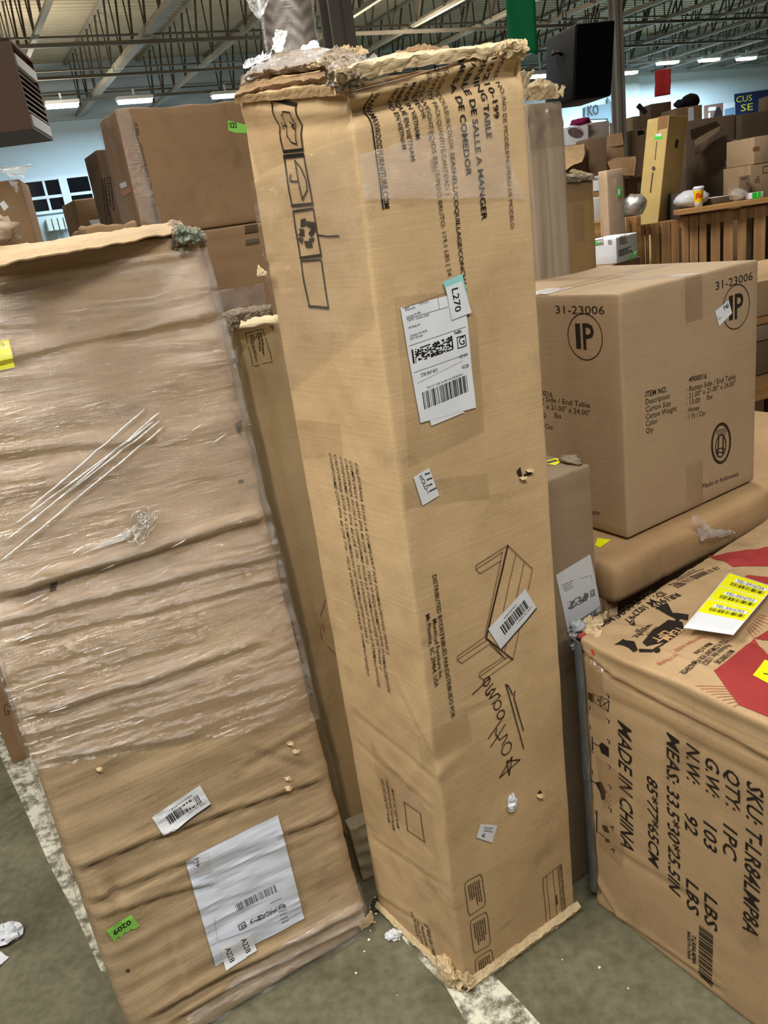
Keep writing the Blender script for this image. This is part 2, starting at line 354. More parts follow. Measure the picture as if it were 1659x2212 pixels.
class Layer:
    """Flat print, paper or tape that follows a carton's face."""
    def __init__(s, c, name, mat, off, parent): s.c = c; s.name = name; s.mat = mat; s.off = off; s.parent = parent; s.v = []; s.f = []; s.mark = []
    def _uv(s, f, p, px): return s.c.uv(f, p) if px else V(p)
    def add(s, f, uvs, faces):
        n = len(s.v); s.v += [s.c.pt(f, u[0], u[1], s.off) for u in uvs]; s.f += [tuple(i + n for i in q) for q in faces]
    def text(s, f, t, A, B, h=None, bold=0.0, px=True, shear=0.0):
        A, B = s._uv(f, A, px), s._uv(f, B, px); vs, fs, x0, x1 = glyphs(t, bold)
        d = B - A; L = d.length; e = d / L; up = V((-e.y, e.x)); sc = L / (x1 - x0)
        hy = sc if h is None else h / CAPH
        s.add(f, [A + e * ((x - x0) * sc + shear * y * hy) + up * (y * hy) for x, y in vs], fs)
    def poly(s, f, pts, px=True):
        P = [s._uv(f, p, px) for p in pts]; s.mark.append(len(s.f))
        if max((a - b).length for a in P for b in P) < .035: s.add(f, P, [tuple(range(len(P)))]); return
        bm = bmesh.new(); bm.faces.new([bm.verts.new((q.x, q.y, 0)) for q in P]); bmesh.ops.triangulate(bm, faces=bm.faces[:])
        for _ in range(7):
            es = [e for e in bm.edges if e.calc_length() > .012]
            if not es or len(bm.faces) > 9000: break
            bmesh.ops.subdivide_edges(bm, edges=es, cuts=1); bmesh.ops.triangulate(bm, faces=bm.faces[:])
        bm.verts.index_update(); s.add(f, [V((v.co.x, v.co.y)) for v in bm.verts], [tuple(v.index for v in fc.verts) for fc in bm.faces]); bm.free()
    def quad(s, f, q, nx=6, ny=6, px=True, wob=0.0):
        """q: four corners, in order round the quad"""
        q = [s._uv(f, p, px) for p in q]; uvs = []; fs = []; s.mark.append(len(s.f))
        nx = max(nx, min(60, int(max((q[1] - q[0]).length, (q[2] - q[3]).length) / .008))); ny = max(ny, min(60, int(max((q[3] - q[0]).length, (q[2] - q[1]).length) / .008)))
        for j in range(ny + 1):
            for i in range(nx + 1):
                a, b = i / nx, j / ny
                p = (q[0] * (1 - a) + q[1] * a) * (1 - b) + (q[3] * (1 - a) + q[2] * a) * b
                uvs.append(p)
        for j in range(ny):
            for i in range(nx):
                k = j * (nx + 1) + i; fs.append((k, k + 1, k + nx + 2, k + nx + 1))
        n = len(s.v); s.add(f, uvs, fs)
        if wob:
            for i, u in enumerate(uvs):
                s.v[n + i] = s.c.pt(f, u.x, u.y, s.off + wob * max(0, N(u.x * 18, u.y * 30, 2)))
    def line(s, f, pts, wd, px=True, closed=False):
        P = [s._uv(f, p, px) for p in pts]
        if closed: P = P + [P[0]]
        for a, b in zip(P[:-1], P[1:]):
            e = b - a
            if e.length < 1e-6: continue
            e.normalize(); n = V((-e.y, e.x)) * wd / 2; a2 = a - e * wd * .35; b2 = b + e * wd * .35
            m = max(1, int((b - a).length / .009)); uvs = []; fs = []
            for i in range(m + 1):
                p = a2.lerp(b2, i / m); uvs += [p - n, p + n]
            for i in range(m): fs.append((2 * i, 2 * i + 2, 2 * i + 3, 2 * i + 1))
            s.add(f, uvs, fs)
    def inq(s, f, q, px=True):
        q = [s._uv(f, p, px) for p in q]
        return lambda a, b: (q[0] * (1 - a) + q[1] * a) * (1 - b) + (q[3] * (1 - a) + q[2] * a) * b
    def bars(s, f, q, n=30, seed=1, px=True):
        rnd = random.Random(seed); g = s.inq(f, q, px); x = 0.0; ws = []
        while len(ws) < 2 * n: ws.append(rnd.choice((1, 1, 2, 3)))
        tot = sum(ws)
        for i, wv in enumerate(ws):
            if i % 2 == 0: s.add(f, [g(x / tot, 0), g((x + wv) / tot, 0), g((x + wv) / tot, 1), g(x / tot, 1)], [(0, 1, 2, 3)])
            x += wv
    def cells(s, f, q, nx=44, ny=16, seed=1, px=True):
        rnd = random.Random(seed); g = s.inq(f, q, px)
        for j in range(ny):
            i = 0
            while i < nx:
                w_ = rnd.choice((1, 1, 2, 3))
                if rnd.random() < .55: s.add(f, [g(i / nx, j / ny), g(min(1, (i + w_) / nx), j / ny), g(min(1, (i + w_) / nx), (j + 1) / ny), g(i / nx, (j + 1) / ny)], [(0, 1, 2, 3)])
                i += w_
    def small(s, f, q, rows=6, seed=1, px=True, fill=.5, cols=14):
        """print too small to read: broken short dashes in rows"""
        rnd = random.Random(seed); g = s.inq(f, q, px)
        for j in range(rows):
            x = 0.0; end = rnd.uniform(.55, 1.0)
            while x < end:
                w_ = rnd.uniform(.02, .09); 
                s.add(f, [g(x, (j + .2) / rows), g(min(1, x + w_), (j + .2) / rows), g(min(1, x + w_), (j + .2 + fill) / rows), g(x, (j + .2 + fill) / rows)], [(0, 1, 2, 3)])
                x += w_ + rnd.uniform(.012, .03)
    def done(s, smooth=False):
        if s.name in ('tape_strip', 'torn_mark', 'torn_hole', 'aisle_tag', 'stretch_wrap') and len(s.mark) > 1:
            out = None
            for k, st in enumerate(s.mark):
                fs = s.f[st:s.mark[k + 1] if k + 1 < len(s.mark) else len(s.f)]; ids = sorted({i for q in fs for i in q}); mp = {i: n for n, i in enumerate(ids)}
                o = mesh(s.name, [s.v[i] for i in ids], [tuple(mp[i] for i in q) for q in fs], s.mat, s.parent or s.c.root, smooth); out = out or o
            return out
        return mesh(s.name, s.v, s.f, s.mat, s.parent or s.c.root, smooth)

def crease_fn(c, f, lines, base=None):
    """dents along lines given on the picture: (A, B, depth, half width)"""
    L = []
    for A, B, dp, wd in lines:
        a, b = c.uv(f, A), c.uv(f, B); e = (b - a); ln = e.length; e.normalize(); L.append((a, e, ln, dp, wd))
    def g(u, v):
        d = base(u, v) if base else 0.0; p = V((u, v))
        for a, e, ln, dp, wd in L:
            q = p - a; t = q.dot(e); k = q.x * -e.y + q.y * e.x
            if t < -wd * 3 or t > ln + wd * 3 or abs(k) > wd * 5: continue
            fade = min(1, max(0, (t + wd * 2) / (wd * 5))) * min(1, max(0, (ln + wd * 2 - t) / (wd * 5)))
            k2 = k + .35 * wd * N(t * 9, ln)
            d += fade * (-dp * math.exp(-abs(k2 / wd) ** 1.3) + .6 * dp * math.exp(-((k2 - 1.7 * wd) / (1.2 * wd)) ** 2))
        return d
    return g

def sheet(name, rows, mat, parent, thick=.003, amp=.006, freq=14, jag=.0, sub=6, seed=1, smooth=False):
    """a torn or crumpled piece lofted through rows of points (world), with real thickness"""
    rnd = random.Random(seed); inv = parent.matrix_world.inverted() if parent else Matrix()
    if parent:
        inv = (Matrix.Translation(parent.location) @ Matrix.Rotation(parent.rotation_euler.z, 4, 'Z')).inverted()
    def resample(P, n):
        P = [V(p) for p in P]; out = []
        for i in range(len(P) - 1):
            for k in range(n): out.append(P[i].lerp(P[i + 1], k / n))
        return out + [P[-1]]
    sub = sub * 2 if sub < 9 else sub; thick = min(thick, .0035) if thick < .0099 else thick
    rs = [resample(r_, sub) for r_ in rows]; n = len(rs[0]); G = []
    for j in range(len(rs) - 1):
        for k in range(sub): G.append([rs[j][i].lerp(rs[j + 1][i], k / sub) for i in range(n)])
    G.append(rs[-1]); m = len(G)
    vs = []
    for j, row in enumerate(G):
        for i, p in enumerate(row):
            q = p * freq + V((seed * 3.7, seed * 1.3, 0))
            rg = lambda *a: .5 - 1.6 * abs(N(*a))
            o = V((rg(q.x, q.y, q.z), rg(q.y + 9, q.z, q.x), rg(q.z, q.x + 5, q.y))) * amp * .8
            q2 = q * 2.3; o += V((rg(q2.x, q2.y, q2.z), rg(q2.y + 9, q2.z, q2.x), rg(q2.z, q2.x + 5, q2.y))) * amp * .55
            q2 = q * 5.1; o += V((rg(q2.x, q2.y, q2.z), rg(q2.y + 9, q2.z, q2.x), rg(q2.z, q2.x + 5, q2.y))) * amp * .2
            if jag and j == m - 1: o += (G[j][i] - G[j - 1][i]).normalized() * rnd.uniform(-jag, jag)
            vs.append(inv @ (p + o))
    fs = [(j * n + i, j * n + i + 1, (j + 1) * n + i + 1, (j + 1) * n + i) for j in range(m - 1) for i in range(n - 1)]
    o = mesh(name, vs, fs, mat, parent, smooth)
    if thick:
        md = o.modifiers.new('solid', 'SOLIDIFY'); md.thickness = thick; md.offset = 0
    return o
def pxrow(*pts): return [at(*p) for p in pts]
def lump(name, c, rad, mat, parent=None, amp=.25, freq=2.2, seed=1, seg=20, flat=0.0, crisp=False):
    """a soft crumpled lump: bags, wads of plastic or paper"""
    bm = bmesh.new(); bmesh.ops.create_uvsphere(bm, u_segments=seg, v_segments=seg // 2 + 2, radius=1)
    for v in bm.verts:
        p = v.co.copy(); q = p * freq + V((seed * 5.1, seed * 2.3, seed))
        k = 1 + amp * N(q.x, q.y, q.z) + amp * .6 * N(q.x * 2.7, q.y * 2.7, q.z * 2.7)
        if crisp: k = 1 + amp * (1 - 3 * abs(N(q.x, q.y, q.z))) * .6 + amp * .7 * (1 - 3 * abs(N(q.x * 2.3, q.y * 2.3, q.z * 2.3)))
        p = V((p.x * rad[0], p.y * rad[1], p.z * rad[2])) * k
        if p.z < -rad[2] * (1 - flat): p.z = -rad[2] * (1 - flat)
        v.co = p
    me = bpy.data.meshes.new(name); bm.to_mesh(me); bm.free(); me.materials.append(mat)
    for p in me.polygons: p.use_smooth = not crisp
    o = bpy.data.objects.new(name, me); COL.objects.link(o); o.location = c
    if parent: o.parent = parent
    return o

# ================================================================== THE HALL
def floor_mat():
    m, nt, out = newmat('concrete_floor'); L = nt.links.new
    p = nd(nt, 'ShaderNodeBsdfPrincipled'); p.inputs['Roughness'].default_value = .62; p.inputs['Specular IOR Level'].default_value = .3
    tc = nd(nt, 'ShaderNodeTexCoord')
    a = nd(nt, 'ShaderNodeTexNoise'); a.inputs['Scale'].default_value = 3.2; a.inputs['Detail'].default_value = 9; a.inputs['Roughness'].default_value = .68; L(tc.outputs['Object'], a.inputs['Vector'])
    b = nd(nt, 'ShaderNodeTexNoise'); b.inputs['Scale'].default_value = 38; b.inputs['Detail'].default_value = 6; L(tc.outputs['Object'], b.inputs['Vector'])
    r1 = nd(nt, 'ShaderNodeValToRGB'); e = r1.color_ramp.elements; e[0].position = .3; e[1].position = .72
    e[0].color = lin((84, 81, 62)) + (1,); e[1].color = lin((128, 125, 104)) + (1,); L(a.outputs['Fac'], r1.inputs[0])
    r2 = nd(nt, 'ShaderNodeMapRange'); r2.inputs[1].default_value = .35; r2.inputs[2].default_value = .75; r2.inputs[3].default_value = .82; r2.inputs[4].default_value = 1.25; L(b.outputs['Fac'], r2.inputs[0])
    mx = nd(nt, 'ShaderNodeMix', data_type='RGBA', blend_type='MULTIPLY'); mx.inputs[0].default_value = 1
    L(r1.outputs[0], mx.inputs[6]); L(r2.outputs[0], mx.inputs[7]); L(mx.outputs[2], p.inputs['Base Color'])
    bp = nd(nt, 'ShaderNodeBump'); bp.inputs['Strength'].default_value = .25; bp.inputs['Distance'].default_value = .004; L(b.outputs['Fac'], bp.inputs['Height']); L(bp.outputs[0], p.inputs['Normal'])
    L(p.outputs[0], out.inputs[0]); return m
def paint_mat():
    m, nt, out = newmat('worn_white_paint'); L = nt.links.new
    p = nd(nt, 'ShaderNodeBsdfPrincipled'); p.inputs['Base Color'].default_value = lin((222, 220, 204)) + (1,); p.inputs['Roughness'].default_value = .6
    t = nd(nt, 'ShaderNodeBsdfTransparent'); tc = nd(nt, 'ShaderNodeTexCoord')
    a = nd(nt, 'ShaderNodeTexNoise'); a.inputs['Scale'].default_value = 20; a.inputs['Detail'].default_value = 9; a.inputs['Roughness'].default_value = .7; L(tc.outputs['Object'], a.inputs['Vector'])
    r = nd(nt, 'ShaderNodeMapRange'); r.inputs[1].default_value = .40; r.inputs[2].default_value = .56; L(a.outputs['Fac'], r.inputs[0])
    mx = nd(nt, 'ShaderNodeMixShader'); L(r.outputs[0], mx.inputs[0]); L(t.outputs[0], mx.inputs[1]); L(p.outputs[0], mx.inputs[2]); L(mx.outputs[0], out.inputs[0]); return m
def hall(u, v, z): return HU * u + HV * v + V((0, 0, z))
WALL_U = 22.8
mb = MB(); c4 = [hall(-9, -14, 0), hall(-9, 36, 0), hall(WALL_U, 36, 0), hall(WALL_U, -14, 0)]
mb.add(c4 + [p - V((0, 0, .2)) for p in c4], [(0, 1, 2, 3), (7, 6, 5, 4), (0, 4, 5, 1), (1, 5, 6, 2), (2, 6, 7, 3), (3, 7, 4, 0)])
tag(mb.build('floor', floor_mat()), kind='structure')
PM = paint_mat()
def stripe(name, pts):
    P = [onz(*p, 0.0012) for p in pts]
    tag(mesh(name, P, [tuple(range(len(P)))], PM), kind='structure')
stripe('trim_1', [(-60, 1560), (0, 1632), (50, 1740), (110, 1875), (170, 1990), (218, 2098), (330, 2098), (250, 1900), (150, 1700), (60, 1600)])
stripe('trim_2', [(838, 1985), (880, 2040), (920, 2088), (962, 2130), (985, 2170), (1010, 2215), (1170, 2215), (1120, 2160), (1080, 2120), (1040, 2080), (960, 2030)])
# wall, with ledges under the roof
mb = MB()
def hbox(mb, u0, u1, v0, v1, z0, z1):
    P = [hall(u, v, z) for z in (z0, z1) for u, v in ((u0, v0), (u0, v1), (u1, v1), (u1, v0))]
    mb.add(P, [(0, 1, 2, 3), (7, 6, 5, 4), (0, 4, 5, 1), (1, 5, 6, 2), (2, 6, 7, 3), (3, 7, 4, 0)])
hbox(mb, WALL_U, WALL_U + .25, -14, 36, 0, 6.5)
tag(mb.build('wall_back', WALLM), kind='structure')
mb = MB(); hbox(mb, WALL_U - .12, WALL_U, -14, 36, 5.12, 5.24); hbox(mb, WALL_U - .3, WALL_U, -14, 36, 5.55, 5.7)
tag(mb.build('trim_3', plain('ledge_paint', (170, 178, 180), .6)), kind='structure')
# ribbed roof deck
mb = MB(); u = -9.0; prof = []
while u < WALL_U:
    prof += [(u, 6.42), (u + .08, 6.42), (u + .11, 6.47), (u + .19, 6.47)]; u += .22
vs = []; fs = []
for (uu, z) in prof: vs += [hall(uu, -14, z), hall(uu, 36, z)]
for i in range(len(prof) - 1): fs.append((2 * i, 2 * i + 1, 2 * i + 3, 2 * i + 2))
o = mesh('ceiling', vs, fs, plain('roof_deck', (176, 166, 146), .6, .2, var=.08, scale=2)); tag(o, kind='structure')
o.modifiers.new('solid', 'SOLIDIFY').thickness = .02
# open web joists
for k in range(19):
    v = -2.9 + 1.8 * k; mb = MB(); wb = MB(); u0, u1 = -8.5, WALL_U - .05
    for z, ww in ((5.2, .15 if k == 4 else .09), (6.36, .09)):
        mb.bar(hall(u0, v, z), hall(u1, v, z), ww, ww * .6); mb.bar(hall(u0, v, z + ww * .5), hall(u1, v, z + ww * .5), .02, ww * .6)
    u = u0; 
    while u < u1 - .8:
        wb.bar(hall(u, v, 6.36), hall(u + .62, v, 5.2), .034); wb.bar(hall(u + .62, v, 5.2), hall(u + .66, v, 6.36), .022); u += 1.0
    jo = mb.build('roof_joist', STEEL); tag(jo, kind='structure'); wb.build('web', plain('shaded_web_rod', (70, 62, 52), .6, .2), jo)  # web rods coloured dark for the shade they hang in
# bridging pipes and girders across the joists
for px, py, r_ in ((300, 88, .08), (320, 155, .07), (315, 205, .08)):
    uu = onz(px, py, 5.12).dot(HU); mb = MB()
    mb.bar(hall(uu, -13, 5.1), hall(uu, 35, 5.1), r_ * .75); mb.bar(hall(uu + .2, -13, 5.26), hall(uu + .2, 35, 5.26), r_ * .4)
    tag(mb.build('roof_girder', STEEL_D), kind='structure')
# steel columns
def column(pxl, pxr, py, Y, name='column'):
    a, b = at(pxl, py, Y), at(pxr, py, Y); wd = (b - a).length; c = (a + b) / 2
    mb = MB(); M = Matrix.Translation((c.x, c.y, 0)) @ Matrix.Rotation(R(24), 4, 'Z'); h = wd * .5
    mb.box((-h, -h, 0), (h, -h + .02, 5.2), M); mb.box((-h, h - .02, 0), (h, h, 5.2), M); mb.box((-.012, -h, 0), (.012, h, 5.2), M)
    mb.box((-h - .06, -h - .06, 0), (h + .06, h + .06, .03), M); mb.box((-h - .04, -h - .04, 5.16), (h + .04, h + .04, 5.2), M)
    o = mb.build(name, COLG); tag(o, kind='structure'); return o
column(703, 757, 60, 5.2); column(1324, 1345, 180, 9.85)
mb = MB(); P = onz(1360, 165, 5.1); pv = P.dot(HV); hbox(mb, WALL_U - .45, WALL_U, pv - .3, pv + .35, 0, 5.3)
tag(mb.build('column', plain('pilaster', (176, 186, 186), .6, var=.1)), kind='structure')
# window in the far wall
def onwall(px, py, off=0.0): return onplane(px, py, HU * (WALL_U - off), HU)
A = onwall(78, 392); B = onwall(232, 372); v0, v1 = A.dot(HV) - .6, B.dot(HV) + 1.2; z1 = onwall(150, 382).z; z0 = onwall(110, 458).z
root = empty('window_1', hall(WALL_U, v0, z0)); tag(root, kind='structure')
fr = MB(); gl = MB()
def rel(mb, u0, u1, va, vb, za, zb_):
    hbox(mb, u0, u1, va, vb, za, zb_)
rel(gl, WALL_U - .03, WALL_U - .01, v0, v1, z0, z1)
vm = onwall(142, 420).dot(HV); zm = onwall(140, 422).z
rel(fr, WALL_U - .10, WALL_U, vm - .1, vm + .1, z0, z1)
for vv in (onwall(100, 420).dot(HV), onwall(196, 400).dot(HV), v0, v1): rel(fr, WALL_U - .06, WALL_U, vv - .03, vv + .03, z0, z1)
for zz in (z0, zm, z1): rel(fr, WALL_U - .07, WALL_U, v0, v1, zz - .035, zz + .035)
o = gl.build('pane', plain('dark_glass', (12, 14, 22), .12, .6)); o.parent = root; o.location = -root.location
o = fr.build('frame', plain('window_frame', (214, 222, 228), .5)); o.parent = root; o.location = -root.location
# white bricks standing on the ledge below the window
mb = MB(); A = onwall(104, 500, .2); B = onwall(152, 490, .2)
va, vb = A.dot(HV), B.dot(HV)
for i in range(4): hbox(mb, WALL_U - .4, WALL_U - .05, va + (vb - va) * i / 4, va + (vb - va) * (i + .8) / 4, A.z, A.z + .28)
tag(mb.build('trim_4', plain('glass_block', (205, 212, 205), .5)), kind='structure')

# strip lights near the far wall
TUBE = emit('lamp_tube', (225, 242, 255), 30)
def strip(px, py, z, lab, L=1.2, pw=0):
    P = onz(px, py, z); root = empty('strip_light', P, RZ, label=lab, cat='light', group='strip lights under the roof')
    mb = MB(); mb.box((-L / 2, -.12, .03), (L / 2, .12, .10)); mb.box((-.02, -.02, .1), (.02, .02, 5.2 - z))
    mb.build('housing', plain('lamp_housing', (225, 228, 230), .4), root)
    for y in (-.055, .055):
        m2 = MB(); m2.tube([(-L / 2 + .03, y, 0), (L / 2 - .03, y, 0)], .035, 8); m2.build('tube', TUBE, root)
    if pw:
        l = bpy.data.lights.new('strip_lamp', 'AREA'); l.shape = 'RECTANGLE'; l.size = L; l.size_y = .3; l.energy = pw; l.color = COOL
        o = bpy.data.objects.new('strip_lamp', l); COL.objects.link(o); o.parent = root; o.location = (0, 0, -.06)
FARG = 'strip lights under the roof'
strip(135, 229, 4.95, 'lit strip light beside the hanging brown heater', .7, 170)
strip(292, 219, 4.95, 'lit strip light just above the back left corner of the tall bed carton', .8, 170)
strip(488, 208, 4.95, 'lit strip light left of the torn top of the tall table carton', .7, 170)
strip(1168, 165, 4.6, 'lit strip light behind the torn top of the grey narrow carton', .8, 160)
strip(1442, 136, 4.95, 'lit strip light above the hanging red sheet', .85, 620)
strip(1532, 130, 4.95, 'lit strip light between the two others on the far right', .85, 620)
strip(1612, 127, 4.95, 'rightmost lit strip light over the blue sign', .85, 620)
strip(1356, 158, 4.7, 'lit strip light just right of the steel column', .7, 160)

# ================================================================== HEATER, SPEAKER, HANGING SHEETS
def heater():
    O = at(62, 286, 4.6); yaw = R(62)                     # louvre face looks right and towards us
    root = empty('unit_heater', O, yaw - R(90), label='brown hanging unit heater with a louvred grey front', cat='heater')
    # local: x along the louvre face to the right/back, y to the left side behind
    Wd, Dp, Ht = .36, .62, .62
    bm = MB(); bm.box((0, 0, 0), (Wd, Dp, Ht)); 
    return root, Wd, Dp, Ht
def boxpanel(root, name, mat, lo, hi): m = MB(); m.box(lo, hi); return m.build(name, mat, root)
c = None
def topbox(name, label, cat, TL, TR, Y, yaw, depth, zb, mat, group=None, lean=(0, 0), r=.008, step=.12, disp=None, width=None, body=True, bname='body'):
    P = at(TL[0], TL[1], Y); a = R(yaw); n = V((math.sin(a), -math.cos(a), 0))
    Q = onplane(TR[0], TR[1], P, n); wd = (Q - P).dot(V((math.cos(a), math.sin(a), 0))) if width is None else width
    dz = P.z - zb; O = P - V((lean[0], lean[1], 1)) * dz
    k = Carton(name, label, cat, O, yaw, (wd, depth, dz), lean, group=group)
    if disp: k.disp = disp(k) if callable(disp) else disp
    if body: k.body(mat, name=bname, r=r, step=step)
    return k
# heater: the brown side panel faces us, the louvred face turns away to the right
h = topbox('unit_heater', 'brown hanging unit heater with a louvred grey front, top left', 'heater', (-150, 100), (20, 86), 3.9, 8, .2, at(62, 275, 3.9).z, None, body=False)
hw, hz = h.dx, h.dz
BR_ = plain('heater_brown', (84, 58, 44), .5, .3, var=.06)
hd = .45
m = MB(); m.box((0, 0, 0), (hw, .012, hz)); m.box((0, hd - .012, 0), (hw, hd, hz)); m.box((0, 0, 0), (.012, hd, hz)); m.box((0, 0, hz - .012), (hw, hd, hz)); m.box((0, .012, 0), (hw, hd, .012)); m.build('casing', BR_, h.root)
m = MB(); m.box((hw - .02, .02, .012), (hw + .004, hd - .02, .062)); m.box((hw - .02, .02, hz - .10), (hw + .004, hd - .02, hz - .055)); m.build('front_band', plain('heater_grey', (150, 146, 140), .5, .3), h.root)
m = MB(); m.box((hw - .16, .02, .012), (hw - .15, hd - .02, hz - .012)); m.build('core', BLACK, h.root)
nl = 7
for i in range(nl):
    z = .074 + i * (hz - .18) / nl
    M = Matrix.Translation((hw - .012, 0, z + .01)) @ Matrix.Rotation(R(50), 4, 'Y'); m = MB(); m.box((-.014, .02, 0), (.024, hd - .02, .004), M); m.build('louvre', plain('louvre_grey', (150, 146, 138), .5), h.root)
m = MB()
for i in range(10): m.box((hw - .05, .05 + i * .038, .07), (hw - .04, .056 + i * .038, hz - .105))
m.build('fin', plain('fin_grey', (110, 106, 100), .5), h.root)
m = MB(); m.box((.02, -.003, .015), (hw * .42, 0, .07)); m.build('warning_label', plain('label_mustard', (180, 150, 20), .5), h.root)
m = MB()
for x, y in ((.1, .1), (hw - .1, .1), (.1, hd - .1), (hw - .1, hd - .1)): m.tube([(x, y, hz), (x, y, 5.2 - h.O.z)], .008, 6)
m.build('hanging_rod', STEEL_D, h.root)

s = topbox('loudspeaker', 'black loudspeaker hanging on chains in front of the steel column', 'speaker', (1243, 51), (1329, 46), 5.0, 14, .34, at(1232, 218, 5.0).z, BLACK, lean=(.10, 0), r=.01, bname='cabinet')
g = s.layer('grille', GRILLE, .008); g.quad('F', [(.008, .008), (s.dx - .008, .008), (s.dx - .008, s.dz - .008), (.008, s.dz - .008)], px=False); o = g.done(); o.modifiers.new('solid', 'SOLIDIFY').thickness = .012
hnd = MB(); hp = s.pt('L', s.dy * .5, s.dz * .72, .012); hnd.tube([hp + V((0, -.05, -.02)), hp + V((-.02, -.03, 0)), hp + V((-.02, .03, 0)), hp + V((0, .05, .02))], .009, 8)
hnd.build('handle', plain('handle_black', (3, 3, 3), .7, .1), s.root, True)
for u_ in (.12, .9):
    p = s.loc(s.dx * u_, s.dy * .5, s.dz); m = MB(); n_ = 40; top = 5.15 - s.O.z
    for i in range(n_):
        z = p.z + (top - p.z) * i / n_; hh = (top - p.z) / n_ * .62; e = V((.011, 0, 0)) if i % 2 else V((0, .011, 0))
        q = V((p.x, p.y, z)); m.tube([q - e, q - e + V((0, 0, hh)), q + e + V((0, 0, hh)), q + e, q - e], .004, 5, False)
    m.build('chain', plain('chain_steel', (60, 52, 44), .5, .4, metal=.5), s.root)

def hung(label, q, Y, mat, yaw=10):
    P = at(*q[0], Y); a = R(yaw); n = V((math.sin(a), -math.cos(a), 0)); C4 = [onplane(p[0], p[1], P, n) for p in q]
    root = empty('hanging_sheet', (C4[0] + C4[1]) / 2, a, label=label, cat='poster')
    inv = (Matrix.Translation(root.location) @ Matrix.Rotation(a, 4, 'Z')).inverted(); L = [inv @ p for p in C4]; vs = []; fs = []; nx = ny = 8
    for j in range(ny + 1):
        for i in range(nx + 1):
            s_, t_ = i / nx, j / ny; p = (L[0] * (1 - s_) + L[1] * s_) * (1 - t_) + (L[3] * (1 - s_) + L[2] * s_) * t_
            vs.append(p + V((0, .012 * N(s_ * 2, t_ * 3, Y), 0)))
    for j in range(ny):
        for i in range(nx): k = j * (nx + 1) + i; fs.append((k, k + 1, k + nx + 2, k + nx + 1))
    o = mesh('sheet', vs, fs, mat, root, True); o.modifiers.new('solid', 'SOLIDIFY').thickness = .004
    m = MB()
    for p in (L[0], L[1]): m.tube([p, V((p.x, p.y, 5.15 - root.location.z))], .0025, 5)
    m.build('cord', STEEL_D, root)
hung('bright green sheet hanging left of the loudspeaker', [(1091, -20), (1153, -30), (1161, 118), (1098, 104)], 4.2, GRN_P)
hung('red sheet hanging in front of the far white wall', [(1415, 153), (1449, 148), (1448, 204), (1414, 210)], 11.0, RED_P)

# ================================================================== THE TALL TABLE CARTON IN THE MIDDLE
O = onz(1004, 2141)
_rt, _lf = onz(1243, 1968), onz(818, 1962)
ang = lambda p: math.degrees(math.atan2(p.y - O.y, p.x - O.x))
T = Carton('table_carton', 'tall dented dining table carton with a torn taped top, standing upright in the middle', 'box', O, ang(_rt),
           ((_rt - O).length, (_lf - O).length, 1.925), lean=(.012, .004), b_yaw=ang(_lf))
def twarp(x, y, z):
    k = max(0, (z - 1.78) / .145); fx = x / T.dx; fy = y / T.dy
    z += k * k * (-.035 * (1 - fx) * (1 - fy) + .02 * fx * (1 - fy) + .03 * (1 - fx) * fy)
    return x, y, z
T.warp = twarp; T.lift = .0013
def tF(u, v):
    d = .003 * N(u * 6, v * 5, 1) + .0012 * N(u * 22, v * 18, 4)
    top = v - 1.925 + .02 * (1 - u / T.dx)
    d += -.016 * math.exp(-((top + .030) / .016) ** 2) + .012 * math.exp(-((top + .002) / .016) ** 2)     # crushed band under the rim
    d += .006 * math.exp(-((v - .62 - .25 * u) / .02) ** 2) * max(0, 1 - u / .12) * (1 if u < .12 else 0)
    return d
def tL(u, v):
    d = .003 * N(u * 6 + 5, v * 5, 2) + .0014 * N(u * 24, v * 20, 8)
    d += .004 * math.exp(-((v - 1.90 + .05 * u) / .012) ** 2) - .005 * math.exp(-((v - 1.880 + .06 * u) / .008) ** 2)
    d += .0035 * N(u * 3, 4, 1) * max(0, (v - 1.2) / .7)
    d += -.004 * abs(N(u * 14 - v * 8, v * 3, 7)) * (1 if .25 < v < .9 else .3)
    return d
tF = crease_fn(T, 'F', [((985, 1548), (1095, 1508), .003, .006), ((912, 1398), (955, 1368), .003, .005), ((1085, 2010), (1112, 1985), .004, .006), ((1025, 1090), (1180, 1050), .0015, .006), ((1130, 1440), (1140, 1500), .002, .003)], tF)
tL = crease_fn(T, 'L', [((762, 1535), (945, 1690), .003, .006), ((770, 1600), (935, 1752), .003, .006), ((800, 1810), (945, 1905), .003, .006), ((850, 1470), (935, 1640), .004, .005), ((815, 1935), (930, 2010), .004, .007), ((735, 900), (780, 1010), .002, .006), ((560, 575), (600, 560), .004, .006)], tL)
T.disp = {'F': tF, 'L': tL, 'T': lambda u, v: -.01 + .012 * N(u * 14, v * 14, 3)}
T.body(KRAFT_G, r=.007, step=.0095)
TR_, TL_ = [], []
